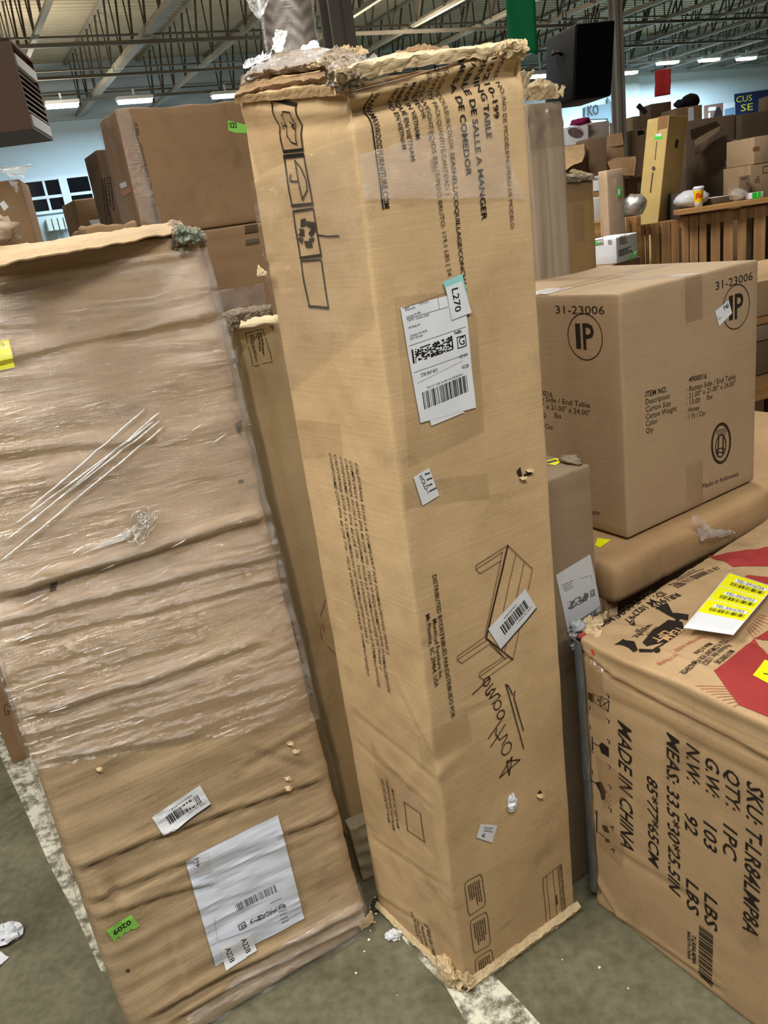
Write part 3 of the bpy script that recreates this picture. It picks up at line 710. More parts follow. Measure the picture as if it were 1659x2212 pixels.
# bottom lip where the board is folded and frayed
def fw_(c, *p): return c.O + c.rot.inverted() @ c.loc(*p)                  # box coordinates -> world
def fpx(c, f, px, off=0.0):                                                # pixel on a face -> world, lifted off it
    u = c.uv(f, px); return c.O + c.rot.inverted() @ c.pt(f, u.x, u.y, off)
sheet('bottom_lip', [[fw_(T, T.dx * i / 6 + (.006 if i == 6 else 0), -.001, .030 + .004 * N(i * 1.3, 5)) for i in range(7)], [fw_(T, T.dx * i / 6 + (.006 if i == 6 else 0), -.013, .017 + .003 * N(i * 1.1, 2)) for i in range(7)], [fw_(T, T.dx * i / 6, -.007, .001) for i in range(7)]], TORN, T.root, .003, .003, 40, .0, 5, 61)
sheet('bottom_lip', [[fw_(T, -.001, T.dy * i / 6, .022 + .004 * N(i * 1.3, 9)) for i in range(7)], [fw_(T, -.010, T.dy * i / 6, .012) for i in range(7)], [fw_(T, -.005, T.dy * i / 6, .001) for i in range(7)]], TORN, T.root, .003, .003, 40, .0, 5, 62)
wad = lump('torn_corner', T.loc(-.012, .045, .035), (.016, .030, .036), TORN, T.root, .25, 1.3, 4, 28, crisp=True)
sheet('torn_corner', [[T.O + T.rot.inverted() @ T.loc(*p) for p in r_] for r_ in (
    [(-.002, .03, .012), (.004, -.012, .012), (.03, -.014, .012)], [(-.006, .03, .03), (-.004, -.014, .035), (.022, -.012, .03)], [(-.004, .018, .05), (.002, -.010, .058), (.016, -.008, .045)])], TORN, T.root, .002, .006, 40, .006, 5, 3)

# ---- printing on the right-hand face (reads downwards)
pr = T.layer('printed_text', INK)
X = lambda *a, **k: pr.text('F', *a, **k)
X('MODEL NO./NO DE MODÈLE/NÚMERO DE MODELO:', (1076, 122), (1102, 496), .0085)
X('210210-199', (1050, 120), (1066, 258), .0115, bold=.012)
X('DINING TABLE', (1030, 130), (1050, 300), .0115, bold=.015)
X('TABLE DE SALLE A MANGER', (1004, 122), (1040, 476), .0115, bold=.015)
X('MESA DE COMEDOR', (980, 130), (1005, 381), .0115, bold=.015)
X('COLOR/COULEUR/COLOR: ', (946, 132), (970, 326), .0085)
X('SEASHELL/COQUILLAGE/CONCHA MARINA', (970.5, 330), (1003, 690), .0085, bold=.016)
X('QUANTITY PACK/QUANTITÉ/CANTIDAD: 1', (928, 130), (962, 421), .0085)
X('GROSS WEIGHT/POIDS BRUT/PESO BRUTO: 119.1 LBS ( 54', (909, 140), (966, 596), .0085)
X('DATE/FECHA:', (896, 160), (912, 254), .0085, bold=.01)
X('MADE IN VIETNAM', (878, 160), (899, 299), .0085, bold=.012)
X('FABRIQUÉ EN VIETNAM', (858, 158), (888, 348), .0085, bold=.012)
X('HECHO EN VIETNAM', (843, 168), (869, 323), .0085, bold=.012)
X('WWW.MAXWOODFURNITURE.COM', (796, 168), (829, 450), .0105, bold=.014)
pr.line('F', [(791, 168), (826, 451)], .0026)
X('DISTRIBUTED BY/DISTRIBUÉS PAR/DISTRIBUIDO POR:', (933, 1243), (975, 1553), .0095, bold=.006)
X('Maxwood Furniture Inc.', (933, 1338), (949, 1468), .0095, bold=.006)
X('Mt Pleasant, SC 29464, USA', (918, 1328), (939, 1485), .0095, bold=.006)
pr.done()
g = T.layer('date_stamp', INK_G); g.text('F', 'July', (924, 283), (928, 305), .006); g.text('F', '2023', (928, 343), (932, 371), .006); g.done()
# outline drawing of a table
k_ = lambda pts: [(970 + x * .24413, 1160 + y * .24413) for x, y in pts]
dr = T.layer('table_drawing', plain('brown_ink', (58, 36, 22), .6)); wl = .0013
for pts in ([(508, 70), (728, 278), (690, 470)], [(555, 1078), (610, 820)], [(555, 1078), (322, 893), (508, 70)], [(582, 150), (472, 650)], [(656, 218), (588, 525)],
            [(498, 955), (482, 1015)], [(312, 880), (465, 125)], [(508, 70), (236, 245), (230, 282), (268, 320), (448, 205)], [(236, 280), (465, 128)],
            [(312, 880), (75, 1052), (70, 1085), (110, 1117), (352, 945)], [(78, 1080), (335, 905)], [(335, 905), (490, 1070), (515, 1050)], [(352, 945), (490, 1070)],
            [(470, 1060), (272, 1195), (265, 1235), (305, 1262), (550, 1080)], [(270, 1232), (500, 1065)]):
    dr.line('F', k_(pts), wl)
for o_ in ((0, 0), (6, 3)): dr.line('F', k_([(508 + o_[0], 70), (322 + o_[0], 893), (555, 1078 + o_[1])]), .0022)
dr.done()
# marker handwriting, upside down along the face
mk = T.layer('marker_writing', MARK, .0009); wm = .0024
def ell(cx, cy, rx, ry, rot=0, a0=0, a1=360, n=18):
    out = []
    for i in range(n + 1):
        a = R(a0 + (a1 - a0) * i / n); x, y = rx * math.cos(a), ry * math.sin(a)
        out.append((cx + x * math.cos(rot) - y * math.sin(rot), cy + x * math.sin(rot) + y * math.cos(rot)))
    return out
for pts in ([(495, 1300), (660, 1872)], [(495, 1300), (515, 1310), (556, 1392)], [(575, 1358), (566, 1420), (655, 1708)],
            [(205, 1392), (300, 1300), (355, 1245)], ell(330, 1275, 22, 44, .5), [(382, 1290), (320, 1365), (325, 1398), (372, 1345), (405, 1340), (350, 1425)],
            [(350, 1425), (425, 1380), (445, 1400), (380, 1480)], [(325, 1400), (360, 1380)], ell(425, 1485, 24, 44, .6), ell(452, 1565, 28, 42, .6), [(480, 1580), (342, 1780)],
            [(492, 1655), (362, 1850)], [(415, 1690), (405, 1740), (440, 1790)], [(440, 1790), (510, 1740), (505, 1775), (462, 1838)], ell(505, 1868, 36, 62, .55),
            [(445, 2130), (556, 1940), (532, 2110), (508, 1980), (628, 1968), (445, 2130)]):
    mk.line('F', k_(pts), wm)
mk.done()
# three instruction frames and the date table at the foot
ft = T.layer('printed_frames', plain('frame_ink', (66, 48, 34), .6))
k2 = lambda pts: [(760 + x * .3134, 1860 + y * .3134) for x, y in pts]
def rounded(q, rr=.16):
    out = []
    for i in range(4):
        a, b, c2 = V(q[i - 1]), V(q[i]), V(q[(i + 1) % 4])
        for t in (0, .33, .66, 1):
            p0 = b.lerp(a, rr); p1 = b.lerp(c2, rr); out.append(tuple(p0 * (1 - t) ** 2 + b * 2 * t * (1 - t) + p1 * t * t))
    return out
for i, q in enumerate(([(772, 150), (888, 80), (922, 300), (803, 378)], [(810, 412), (930, 345), (957, 572), (840, 638)], [(845, 678), (963, 603), (985, 785), (868, 882)])):
    ft.line('F', k2(rounded(q)), .0017, closed=True)
    qi = [V(q[0]).lerp(V(q[2]), .14), V(q[1]).lerp(V(q[3]), .14), V(q[2]).lerp(V(q[0]), .14), V(q[3]).lerp(V(q[1]), .14)]
    qq = [qi[1], qi[2], qi[3], qi[0]]
    ft.small('F', k2([tuple(p) for p in qq]), 6, 20 + i)
q = [(1312, 115), (1440, 18), (1475, 385), (1348, 500)]; ft.line('F', k2(q), .0016, closed=True)
for t in (.2, .55, .8): a = V(q[0]).lerp(V(q[1]), t); b = V(q[3]).lerp(V(q[2]), t); ft.line('F', k2([tuple(a), tuple(b)]), .0013)
ft.text('F', 'PRODUCTION DATE STAMP', *k2([(1420, 42), (1452, 395)]), h=.009)
ft.small('F', k2([(1395, 210), (1410, 200), (1425, 330), (1408, 345)]), 1, 5)
ft.done()
# ---- labels
lb = T.layer('shipping_label', PAPER, .0014); lb.quad('F', [(863, 665), (1001, 629), (1026, 880), (905, 913)], 8, 12); lbo = lb.done()
lp = T.layer('label_print', INK, .0020, parent=None); lp.parent = None
k3 = lambda pts: [(850 + x * .15823, 580 + y * .15823) for x, y in pts]
L1 = lambda a, b, wd=.0006: lp.line('F', k3([a, b]), wd)
L1((110, 540), (690, 345)); L1((590, 395), (605, 555)); L1((160, 690), (725, 525)); L1((200, 1055), (965, 795)); L1((260, 1420), (1000, 1160)); L1((310, 1565), (930, 1255), .0004)
lp.cells('F', k3([(268, 1100), (765, 925), (790, 1105), (285, 1285)]), 40, 12, 3)
lp.poly('F', k3([(228, 1108), (248, 1100), (275, 1290), (252, 1296)])); lp.poly('F', k3([(765, 918), (780, 914), (800, 1095), (783, 1100)]))
lp.bars('F', k3([(370, 1690), (995, 1445), (1022, 1670), (400, 1920)]), 34, 5)
lp.line('F', k3([(848, 940), (962, 908), (975, 1052), (862, 1090)]), .0016, closed=True); lp.text('F', 'G', k3([(880, 1052)])[0], k3([(955, 1030)])[0], .0145)
lp.text('F', 'FedEx', k3([(818, 902)])[0], k3([(915, 868)])[0], .0055, bold=.02)
lp.text('F', '2738 0069 4010', k3([(358, 1480)])[0], k3([(585, 1400)])[0], .006); lp.text('F', '43228', k3([(920, 1372)])[0], k3([(1012, 1342)])[0], .006)
lp.text('F', 'RETURN', k3([(888, 1228)])[0], k3([(995, 1190)])[0], .005)
lp.text('F', '9622 0131 4 (000 136 6590) 0 00 2738 0069 4010', k3([(440, 1640)])[0], k3([(930, 1452)])[0], .0036)
for t, a, b in (('FROM', (140, 555), (195, 540)), ('Diamond Rd', (145, 580), (275, 545)), ('Southampton PA 18966', (160, 680), (355, 610)), ('OuRTA - Columbus 43228', (175, 725), (468, 645)),
                ('185 Phillipi Rd', (190, 825), (345, 775)), ('Columbus OH 43228', (208, 935), (438, 862)), ('(877) 929-3247', (215, 975), (385, 925)), ('PAGE 001-0011', (335, 495), (465, 465))):
    lp.text('F', t, k3([a])[0], k3([b])[0], .0036)
o = lp.done(); o.parent = lbo
lo = T.layer('label_under', PAPER, .0010); lo.quad('F', k3([(475, 2060), (900, 1930), (960, 1960), (500, 2145)]), 4, 2); lo.done()
tg = T.layer('aisle_tag_backing', PAPER_B, .0024); tg.quad('F', k3([(660, 185), (915, 72), (1040, 600), (790, 640)]), 4, 6); tg.done()
tg = T.layer('aisle_tag', PAPER, .0032); tg.quad('F', k3([(692, 262), (905, 170), (1045, 602), (770, 705)]), 4, 6); tgo = tg.done()
tp = T.layer('tag_print', INK, .0038); tp.text('F', 'L270', k3([(768, 282)])[0], k3([(818, 600)])[0], .0135, bold=.006); o = tp.done(); o.parent = tgo
hl = T.layer('hold_label', PAPER, .0013); hl.quad('F', [(890, 1030), (925, 1010), (948, 1070), (912, 1092)], 3, 3); hlo = hl.done()
hp_ = T.layer('label_print', INK, .0019); hp_.text('F', 'HOLD-1', (902, 1030), (921, 1066), .008); hp_.small('F', [(914, 1020), (928, 1016), (944, 1060), (930, 1068)], 4, 9, fill=.3); o = hp_.done(); o.parent = hlo
def barcode_label(c_, f, q, seed, txt='LXQ. Sty Latter 1'):
    """white slip with a bar code; q runs round from the corner left of the bar tops"""
    l = c_.layer('barcode_label', PAPER, .0014); l.quad(f, q, 4, 4); lo_ = l.done()
    p = c_.layer('label_print', INK, .0020); g_ = p.inq(f, q)
    p.bars(f, [g_(.2, .28), g_(.88, .28), g_(.88, .66), g_(.2, .66)], 26, seed, px=False)
    p.text(f, txt, g_(.92, .72), g_(.52, .72), .0042, px=False)
    p.line(f, [g_(.01, .97), g_(.99, .97)], .003, px=False)
    p.small(f, [g_(.35, .14), g_(.9, .14), g_(.9, .22), g_(.35, .22)], 1, seed + 3, px=False, fill=.35)
    o_ = p.done(); o_.parent = lo_
barcode_label(T, 'F', [(1053, 1358), (1131, 1271), (1157, 1313), (1080, 1403)], 11)
sl = T.layer('small_label', PAPER, .0013); sl.quad('F', [(1036, 1779), (1073, 1781), (1061, 1819), (1027, 1808)], 3, 3); slo = sl.done()
sp = T.layer('label_print', INK, .0019); sp.text('F', '42', (1038, 1808), (1045, 1806), .009, bold=.02); sp.small('F', [(1044, 1784), (1070, 1786), (1066, 1798), (1042, 1796)], 3, 8, fill=.35); o = sp.done(); o.parent = slo
u0 = T.uv('F', (1103, 1733)); P0 = T.pt('F', u0.x, u0.y, .006)
lump('paper_scrap', P0, (.010, .006, .019), plain('scrap_white', (222, 226, 236), .5), T.root, .45, 1.5, 5, 16, crisp=True)
# torn holes in the right-hand face
hole = T.layer('torn_hole', plain('hole_dark', (52, 34, 22), .8), .0008)
hole.poly('F', [(1114, 1018), (1122, 1008), (1127, 1028), (1140, 1016), (1148, 1022), (1136, 1030), (1124, 1034), (1119, 1028)])
hole.poly('F', [(1160, 1712), (1166, 1706), (1172, 1716), (1166, 1722)]); hole.done()
def flake(c, f, cx, cy, sz, sd):
    sheet('torn_flake', [[fpx(c, f, (cx - sz, cy + sz * .2), .0012), fpx(c, f, (cx, cy - sz * .2), .002), fpx(c, f, (cx + sz, cy), .0012)], [fpx(c, f, (cx - sz * .7, cy + sz * .7), .005), fpx(c, f, (cx + sz * .1, cy + sz * .6), .007), fpx(c, f, (cx + sz * .6, cy + sz), .004)]], TORN, c.root, .002, .002, 120, .001, 4, sd)
for i, (cx, cy) in enumerate(((1128, 1030), (1143, 1014), (1166, 1716))): flake(T, 'F', cx, cy, 9, 301 + i)
# tape patches
tpl = T.layer('tape_strip', TAPE, .0006)
for q in ([(850, 640), (1000, 625), (1030, 690), (1045, 930), (880, 1010), (865, 800)], ): tpl.poly('F', q)
tpl.quad('F', [(868, 1045), (1050, 1020), (1056, 1075), (876, 1098)]); tpl.quad('F', [(900, 1590), (1010, 1540), (1020, 1600), (910, 1660)]); tpl.done()

# ---- left-hand face
pl = T.layer('printed_text', INK)
k4 = lambda x, y: (690 + x * .1085, 1340 + y * .1085)
for t, a, b in (('CALIFORNIA 93120.2 A COMPLIANT FOR FORMALDEHYDE PHASE 2', (767, 998), (834, 1412)), ('COMPLIANT WITH EPA 40 CFR 770 - TSCA VI REQUIREMENT FOR FORMALDEHYDE', (755, 993), (838, 1494)),
                ('CALIFORNIA 93120.2 A CONFORME POUR LA FORMALDEHYDE DE PHASE 2', (744, 989), (821, 1443)), ('CONFORME AVEC EPA 40 CFR 770 - TSCA VI EXIGENCE POUR LE FORMALDEHYDE', (733, 985), (817, 1481)),
                ('CALIFORNIA 93120.2 A CUMPLIMIENTO DE FORMALDEHIDO FASE 2', (721, 980), (791, 1386)), ('CONFORME CON EPA 40 CFR 770 - TSCA VI REQUISITO PARA EL FORMALDEHIDO', (710, 977), (794, 1457))):
    pl.text('L', t, a, b, .0085, bold=.006, shear=.2)
for t, a, b in (('MADE IN VIETNAM', (845, 1702), (858, 1786)), ('FABRIQUE EN VIETNAM', (832, 1680), (849, 1790)), ('HECHO EN VIETNAM', (823, 1680), (838, 1774))): pl.text('L', t, a, b, .0085, bold=.006, shear=.2)
pl.text('L', '210210-199', (919, 1992), (934, 2060), .012, bold=.02)
for t, a, b in (('40X40X46', (910, 1998), (920, 2042)), ('COLOR: A B C', (899, 1984), (911, 2038)), ('CONTENTS', (889, 1966), (901, 2020))): pl.text('L', t, a, b, .009, bold=.01)
kp = lambda pts: [(497 + x * .3855, 86 + y * .3855) for x, y in pts]
def pic(tl, tr, br_, bl, top=.0062, bot=.0052):
    pl.line('L', kp([tl, tr]), top); pl.line('L', kp([bl, br_]), bot); pl.line('L', kp([tl, bl]), .0032); pl.line('L', kp([tr, br_]), .0032)
pic((232, 356), (372, 342), (408, 612), (298, 630)); pic((300, 658), (412, 642), (458, 920), (345, 930)); pic((352, 962), (462, 946), (506, 1208), (394, 1222), .0042)
pl.line('L', [(651, 564), (692, 561), (710, 664), (668, 661)], .0032, closed=True); pl.line('L', [(668, 662), (710, 665)], .005)
pl.line('L', kp([(283, 472), (290, 506)]), .0024); pl.line('L', kp([(286, 489), (304, 487)]), .0024); pl.line('L', kp([(345, 398), (372, 583), (345, 576), (318, 540), (302, 490), (298, 430), (306, 404), (345, 398)]), .0024); pl.line('L', kp([(330, 462), (346, 474), (334, 486), (352, 496)]), .0032)
pl.line('L', kp([(360, 676), (402, 898)]), .0028); pl.line('L', kp([(360, 676), (396, 716), (424, 782), (430, 842), (402, 898)]), .0028); pl.line('L', kp([(340, 757), (334, 776), (340, 794), (381, 794)]), .003)
gy = lambda pts: [(460 + x * .458, 440 + y * .458) for x, y in pts]
for q in ([(412, 75), (432, 68), (440, 100), (412, 112)], [(440, 82), (478, 88), (482, 125), (462, 160), (448, 140), (462, 120), (436, 104)], [(405, 118), (428, 120), (428, 155), (400, 150), (412, 135)], [(428, 178), (462, 172), (470, 205), (440, 208)], [(412, 155), (425, 165), (418, 190), (400, 168)], [(448, 165), (478, 160), (470, 182)]): pl.poly('L', gy(q))
pl.line('L', [(686, 508), (706, 511), (731, 510)], .003)
pl.line('L', [(873, 1732), (908, 1757), (917, 1819), (882, 1793)], .0022, closed=True)
pl.done()
rl = T.layer('red_pen_marks', INK_R, .0008)
rl.done() if False else None
tl = T.layer('tape_strip', TAPE, .0006); tl.quad('L', [(640, 905), (735, 915), (740, 985), (655, 990)]); tl.quad('L', [(520, 260), (640, 235), (655, 330), (560, 380)], 8, 8); tl.quad('L', [(800, 1600), (930, 1760), (950, 1860), (830, 1740)]); tl.done()
# film wound round the top
fw = T.layer('stretch_wrap', WRAP, .0035); fw.quad('F', [(.0, 1.80), (T.dx * .75, 1.84), (T.dx * .95, 1.70), (.0, 1.735)], 20, 14, False, .008); fw.quad('L', [(0.0, 1.40), (T.dy, 1.55), (T.dy, 1.83), (0.0, 1.80)], 24, 24, False, .008); fw.done(True)
# crushed, torn rim of the top
rp = T.root
sheet('torn_rim', [pxrow((722, 206, 1.335), (770, 202, 1.365), (850, 188, 1.40), (930, 173, 1.435), (1010, 156, 1.475), (1080, 141, 1.505), (1130, 131, 1.53)), pxrow((722, 188, 1.345), (770, 180, 1.385), (850, 166, 1.42), (930, 151, 1.455), (1010, 138, 1.495), (1080, 129, 1.52), (1130, 126, 1.535))], KRAFT_G, rp, .003, .003, 26, .0, 4, 201)
sheet('torn_rim', [pxrow((722, 182, 1.30), (770, 172, 1.325), (850, 158, 1.36), (930, 142, 1.40), (1010, 130, 1.44), (1080, 124, 1.48), (1132, 122, 1.505)),
                   pxrow((728, 156, 1.295), (770, 144, 1.32), (850, 128, 1.355), (930, 119, 1.395), (1010, 109, 1.435), (1080, 100, 1.475), (1138, 99, 1.50)),
                   pxrow((745, 142, 1.36), (790, 132, 1.39), (870, 119, 1.43), (940, 113, 1.46), (1020, 104, 1.50), (1085, 96, 1.53), (1136, 93, 1.55))], TORN, rp, .005, .006, 30, .006, 4, 2)
sheet('torn_rim', [pxrow((1075, 118, 1.47), (1105, 112, 1.485), (1136, 112, 1.50)), pxrow((1082, 100, 1.465), (1110, 96, 1.48), (1140, 104, 1.495)), pxrow((1090, 92, 1.49), (1112, 90, 1.50), (1134, 92, 1.52))], TORN, rp, .009, .008, 55, .008, 5, 5)
sheet('torn_rim', [pxrow((509, 224, 1.61), (560, 218, 1.545), (620, 214, 1.475), (680, 209, 1.405), (726, 208, 1.345)), pxrow((508, 212, 1.595), (560, 203, 1.53), (620, 195, 1.46), (680, 188, 1.39), (724, 190, 1.335)), pxrow((512, 204, 1.62), (560, 192, 1.56), (620, 182, 1.49), (680, 174, 1.42), (722, 176, 1.36))], KRAFT_G, rp, .003, .0025, 22, .0, 4, 202)
sheet('torn_rim', [pxrow((505, 216, 1.60), (560, 199, 1.54), (620, 188, 1.47), (668, 180, 1.41), (702, 176, 1.36)), pxrow((506, 208, 1.585), (560, 191, 1.525), (620, 180, 1.455), (668, 172, 1.395), (702, 166, 1.345)), pxrow((512, 200, 1.61), (562, 183, 1.55), (622, 172, 1.48), (668, 164, 1.42), (702, 160, 1.37))], KRAFT_D, rp, .003, .004, 30, .003, 4, 203)
sheet('torn_rim', [pxrow((512, 204, 1.615), (562, 187, 1.555), (622, 176, 1.485), (690, 165, 1.415)), pxrow((520, 188, 1.60), (566, 173, 1.545), (625, 163, 1.475), (690, 155, 1.405))], KRAFT_G, rp, .003, .002, 20, .002, 4, 204)
sheet('torn_rim', [pxrow((515, 200, 1.72), (566, 176, 1.66), (625, 166, 1.60), (716, 156, 1.50)), pxrow((522, 164, 1.72), (570, 150, 1.66), (630, 142, 1.60), (716, 134, 1.50))], KRAFT_DD, rp, .003, .003, 20, .0, 4, 205)  # dark recessed backing, added so the gap under the flaps reads as shadow
sheet('torn_rim', [pxrow((524, 180, 1.60), (570, 165, 1.55), (630, 157, 1.48), (690, 148, 1.41), (718, 146, 1.37)), pxrow((528, 168, 1.575), (570, 154, 1.525), (630, 145, 1.46), (690, 137, 1.39), (716, 138, 1.35)), pxrow((540, 156, 1.62), (580, 143, 1.58), (635, 133, 1.52), (690, 126, 1.45), (716, 128, 1.40))], TORN_D, rp, .003, .005, 30, .006, 5, 9)
sheet('torn_rim', [pxrow((545, 154, 1.62), (585, 144, 1.58), (640, 134, 1.52), (700, 128, 1.44)), pxrow((555, 140, 1.62), (590, 128, 1.58), (642, 118, 1.53), (700, 114, 1.46)), pxrow((565, 132, 1.68), (600, 120, 1.65), (645, 112, 1.60), (700, 108, 1.52))], TORN_D, rp, .003, .006, 36, .008, 5, 10)
sheet('torn_rim', [pxrow((665, 150, 1.40), (690, 146, 1.37), (716, 140, 1.34)), pxrow((668, 142, 1.39), (692, 134, 1.36), (712, 132, 1.335))], TORN, rp, .004, .005, 60, .006, 6, 12)
sheet('crumpled_corner', [pxrow((706, 190, 1.34), (730, 200, 1.33), (770, 196, 1.33)), pxrow((704, 160, 1.33), (732, 160, 1.30), (775, 158, 1.315)), pxrow((706, 125, 1.36), (735, 128, 1.34), (775, 136, 1.36)), pxrow((716, 108, 1.42), (740, 112, 1.42), (770, 124, 1.42))], TORN_D, rp, .004, .010, 40, .006, 5, 4)
sheet('loose_flap', [pxrow((735, 122, 1.50), (762, 122, 1.49), (795, 118, 1.50)), pxrow((738, 108, 1.50), (762, 101, 1.49), (790, 106, 1.50))], TORN, rp, .004, .004, 30, .005, 6, 15)
sheet('loose_flap', [pxrow((838, 124, 1.55), (900, 114, 1.55), (968, 108, 1.56)), pxrow((858, 112, 1.57), (900, 102, 1.57), (966, 102, 1.58))], KRAFT_D, rp, .004, .006, 26, .006, 6, 16)
sheet('plastic_scrap', [pxrow((519, 152, 1.62), (545, 142, 1.60), (580, 130, 1.58)), pxrow((524, 140, 1.63), (550, 126, 1.61), (582, 112, 1.59))], WRAPW, rp, .0, .008, 40, .006, 6, 17)
sheet('plastic_scrap', [pxrow((582, 112, 1.60), (600, 112, 1.60), (612, 108, 1.60)), pxrow((590, 80, 1.62), (603, 76, 1.62), (618, 74, 1.62)), pxrow((594, 68, 1.64), (606, 68, 1.64), (618, 70, 1.64))], WRAPW, rp, .0, .006, 40, .004, 6, 18)
sheet('plastic_scrap', [pxrow((632, 118, 1.58), (660, 116, 1.57), (690, 112, 1.56)), pxrow((646, 106, 1.6), (668, 98, 1.6), (688, 100, 1.58)), pxrow((660, 98, 1.62), (676, 86, 1.62), (684, 92, 1.6))], WRAPW, rp, .0, .006, 40, .004, 6, 19)
sheet('stretch_wrap', [pxrow((520, 182, 1.58), (580, 160, 1.52), (650, 148, 1.44), (712, 138, 1.37)), pxrow((535, 150, 1.60), (590, 126, 1.55), (650, 112, 1.50), (716, 108, 1.42))], WRAP2, rp, 0, .01, 30, .006, 7, 21)
sheet('stretch_wrap', [pxrow((712, 192, 1.32), (770, 190, 1.335), (830, 180, 1.36)), pxrow((716, 140, 1.31), (780, 128, 1.34), (860, 122, 1.37))], WRAP2, rp, 0, .01, 34, .006, 7, 22)
# small torn tab on the left edge
sheet('torn_flake', [pxrow((556, 575, 1.60), (566, 580, 1.585), (574, 590, 1.58)), pxrow((556, 596, 1.595), (568, 600, 1.58), (578, 590, 1.575))], TORN, rp, .003, .004, 60, .003, 5, 23)

# ================================================================== THE BIG WRAPPED CARTON ON THE LEFT
O = onz(310, 2316); br = onz(800, 2012); a_ = (br - O); wy = math.degrees(math.atan2(a_.y, a_.x))
nb = V((-math.sin(R(wy)), math.cos(R(wy)), 0)) * .0995
W = Carton('wrapped_carton', 'big creased carton bound in clear stretch film, leaning at the left', 'box', O, wy, (a_.length, .34, 1.735), lean=(nb.x, nb.y))
def wbase(u, v):
    d = .0045 * N(u * 2.5, v * 16, 1) - .005 * abs(N(u * 2.2, (v + .12 * u) * 22, 5)) + .010 * N(u * 2.2, v * 3, 9) - .0025 * abs(N(u * 6, (v + .1 * u) * 50, 15))
    if v < .45: d += .002 * N(u * 20, v * 20, 3)
    return d
W.disp = {}
W.disp['F'] = crease_fn(W, 'F', [((-60, 603), (425, 530), .016, .010), ((-60, 640), (430, 556), .010, .008), ((-40, 800), (300, 720), .009, .008), ((240, 745), (480, 690), .012, .010),
    ((-40, 1000), (330, 960), .008, .010), ((0, 1300), (590, 1125), .018, .011), ((-20, 1360), (600, 1210), .008, .009), ((40, 1395), (610, 1260), .006, .008),
    ((70, 1560), (560, 1400), .010, .010), ((100, 1650), (430, 1600), .006, .008), ((170, 1880), (700, 1690), .011, .007), ((190, 1955), (420, 1865), .010, .008), ((610, 1810), (745, 1760), .010, .008),
    ((200, 1990), (460, 1920), .008, .008), ((330, 2205), (800, 1960), .016, .010), ((380, 2212), (800, 1990), .012, .009), ((530, 1660), (690, 1570), .005, .008),
    ((370, 2030), (400, 2160), .006, .006), ((540, 1620), (680, 1665), .005, .007), ((255, 1950), (235, 1900), .012, .012)], wbase)
W.disp['R'] = lambda u, v: .012 * N(u * 5, v * 5, 3) + .004 * N(u * 9, v * 26, 7)
W.disp['L'] = lambda u, v: .006 * N(u * 5, v * 5, 13) + .003 * N(u * 9, v * 26, 17)
W.lift = .002
W.body(KRAFT_W, r=.028, step=.0095)
rp = W.root
# pulled-over film on the front
fm = W.layer('stretch_wrap', WRAP, .0055)
g = lambda a, b: V((a * (W.dx + .02) - .01, .0))
fa, fb_ = W.uv('F', (110, 1655)), W.uv('F', (650, 1560)); sl = (fb_.y - fa.y) / (fb_.x - fa.x); FA = fa.y - sl * fa.x; FB = FA + sl * W.dx
nx, ny = 90, 440; uvs = []; fs = []
for j in range(ny + 1):
    for i in range(nx + 1):
        u = -.004 + (W.dx + .008) * i / nx; lo = FA + (FB - FA) * u / W.dx + .008 * N(i * .25, 3)
        v = lo + (1.70 - lo) * j / ny; uvs.append((u, v))
for j in range(ny):
    for i in range(nx): k = j * (nx + 1) + i; fs.append((k, k + 1, k + nx + 2, k + nx + 1))
fm.add('F', uvs, fs)
for i, (u, v) in enumerate(uvs):
    t = v + (.10 + .10 * N(u * 1.5, v * 3, 12)) * u
    a_ = max(0, .5 + 1.6 * N(u * 2.6, v * 4.5, 21)); b_ = max(0, .4 + 1.6 * N(u * 4 + 7, v * 6, 5))
    if v > 1.25: a_ *= .8
    wr = .0022 * a_ * abs(N(u * 2.4, t * 85, 2)) * 2 + .0011 * b_ * N(u * 7, t * 150, 6) + .002 * abs(N(u * 5, t * 26, 9))
    if .72 < v < 1.25:
        k_ = min(1, (v - .72) * 8, (1.25 - v) * 8); wr += k_ * (.0042 * abs(N(u * 26 + v * 12, v * 34 - u * 16, 4)) + .0015 * abs(N(u * 60, v * 70, 14)))
    q_ = t - u * .72                                            # diagonal pull towards the upper right
    if .35 < v < .80: wr += .0022 * abs(N(u * 3, (v - .45 * u) * 95, 8)) * max(0, N(u * 2, v * 3, 30) + .5)
    fm.v[i] = W.pt('F', u, v, .0045 + max(0, wr))
fm.done(True)
fs_ = W.layer('stretch_wrap', WRAP, .006); fs_.quad('L', [(.05, .40), (W.dy, .42), (W.dy, 1.70), (.05, 1.70)], 12, 90, False, .010); fs_.quad('R', [(0, .40), (.3, .42), (.3, 1.70), (0, 1.70)], 12, 90, False, .010); fs_.done(True)
# film again round the foot
fb = W.layer('stretch_wrap', WRAP, .004); fb.quad('F', [(.10, .004), (W.dx, .004), (W.dx, .16), (.12, .06)], 40, 16, False, .006); fb.done(True)
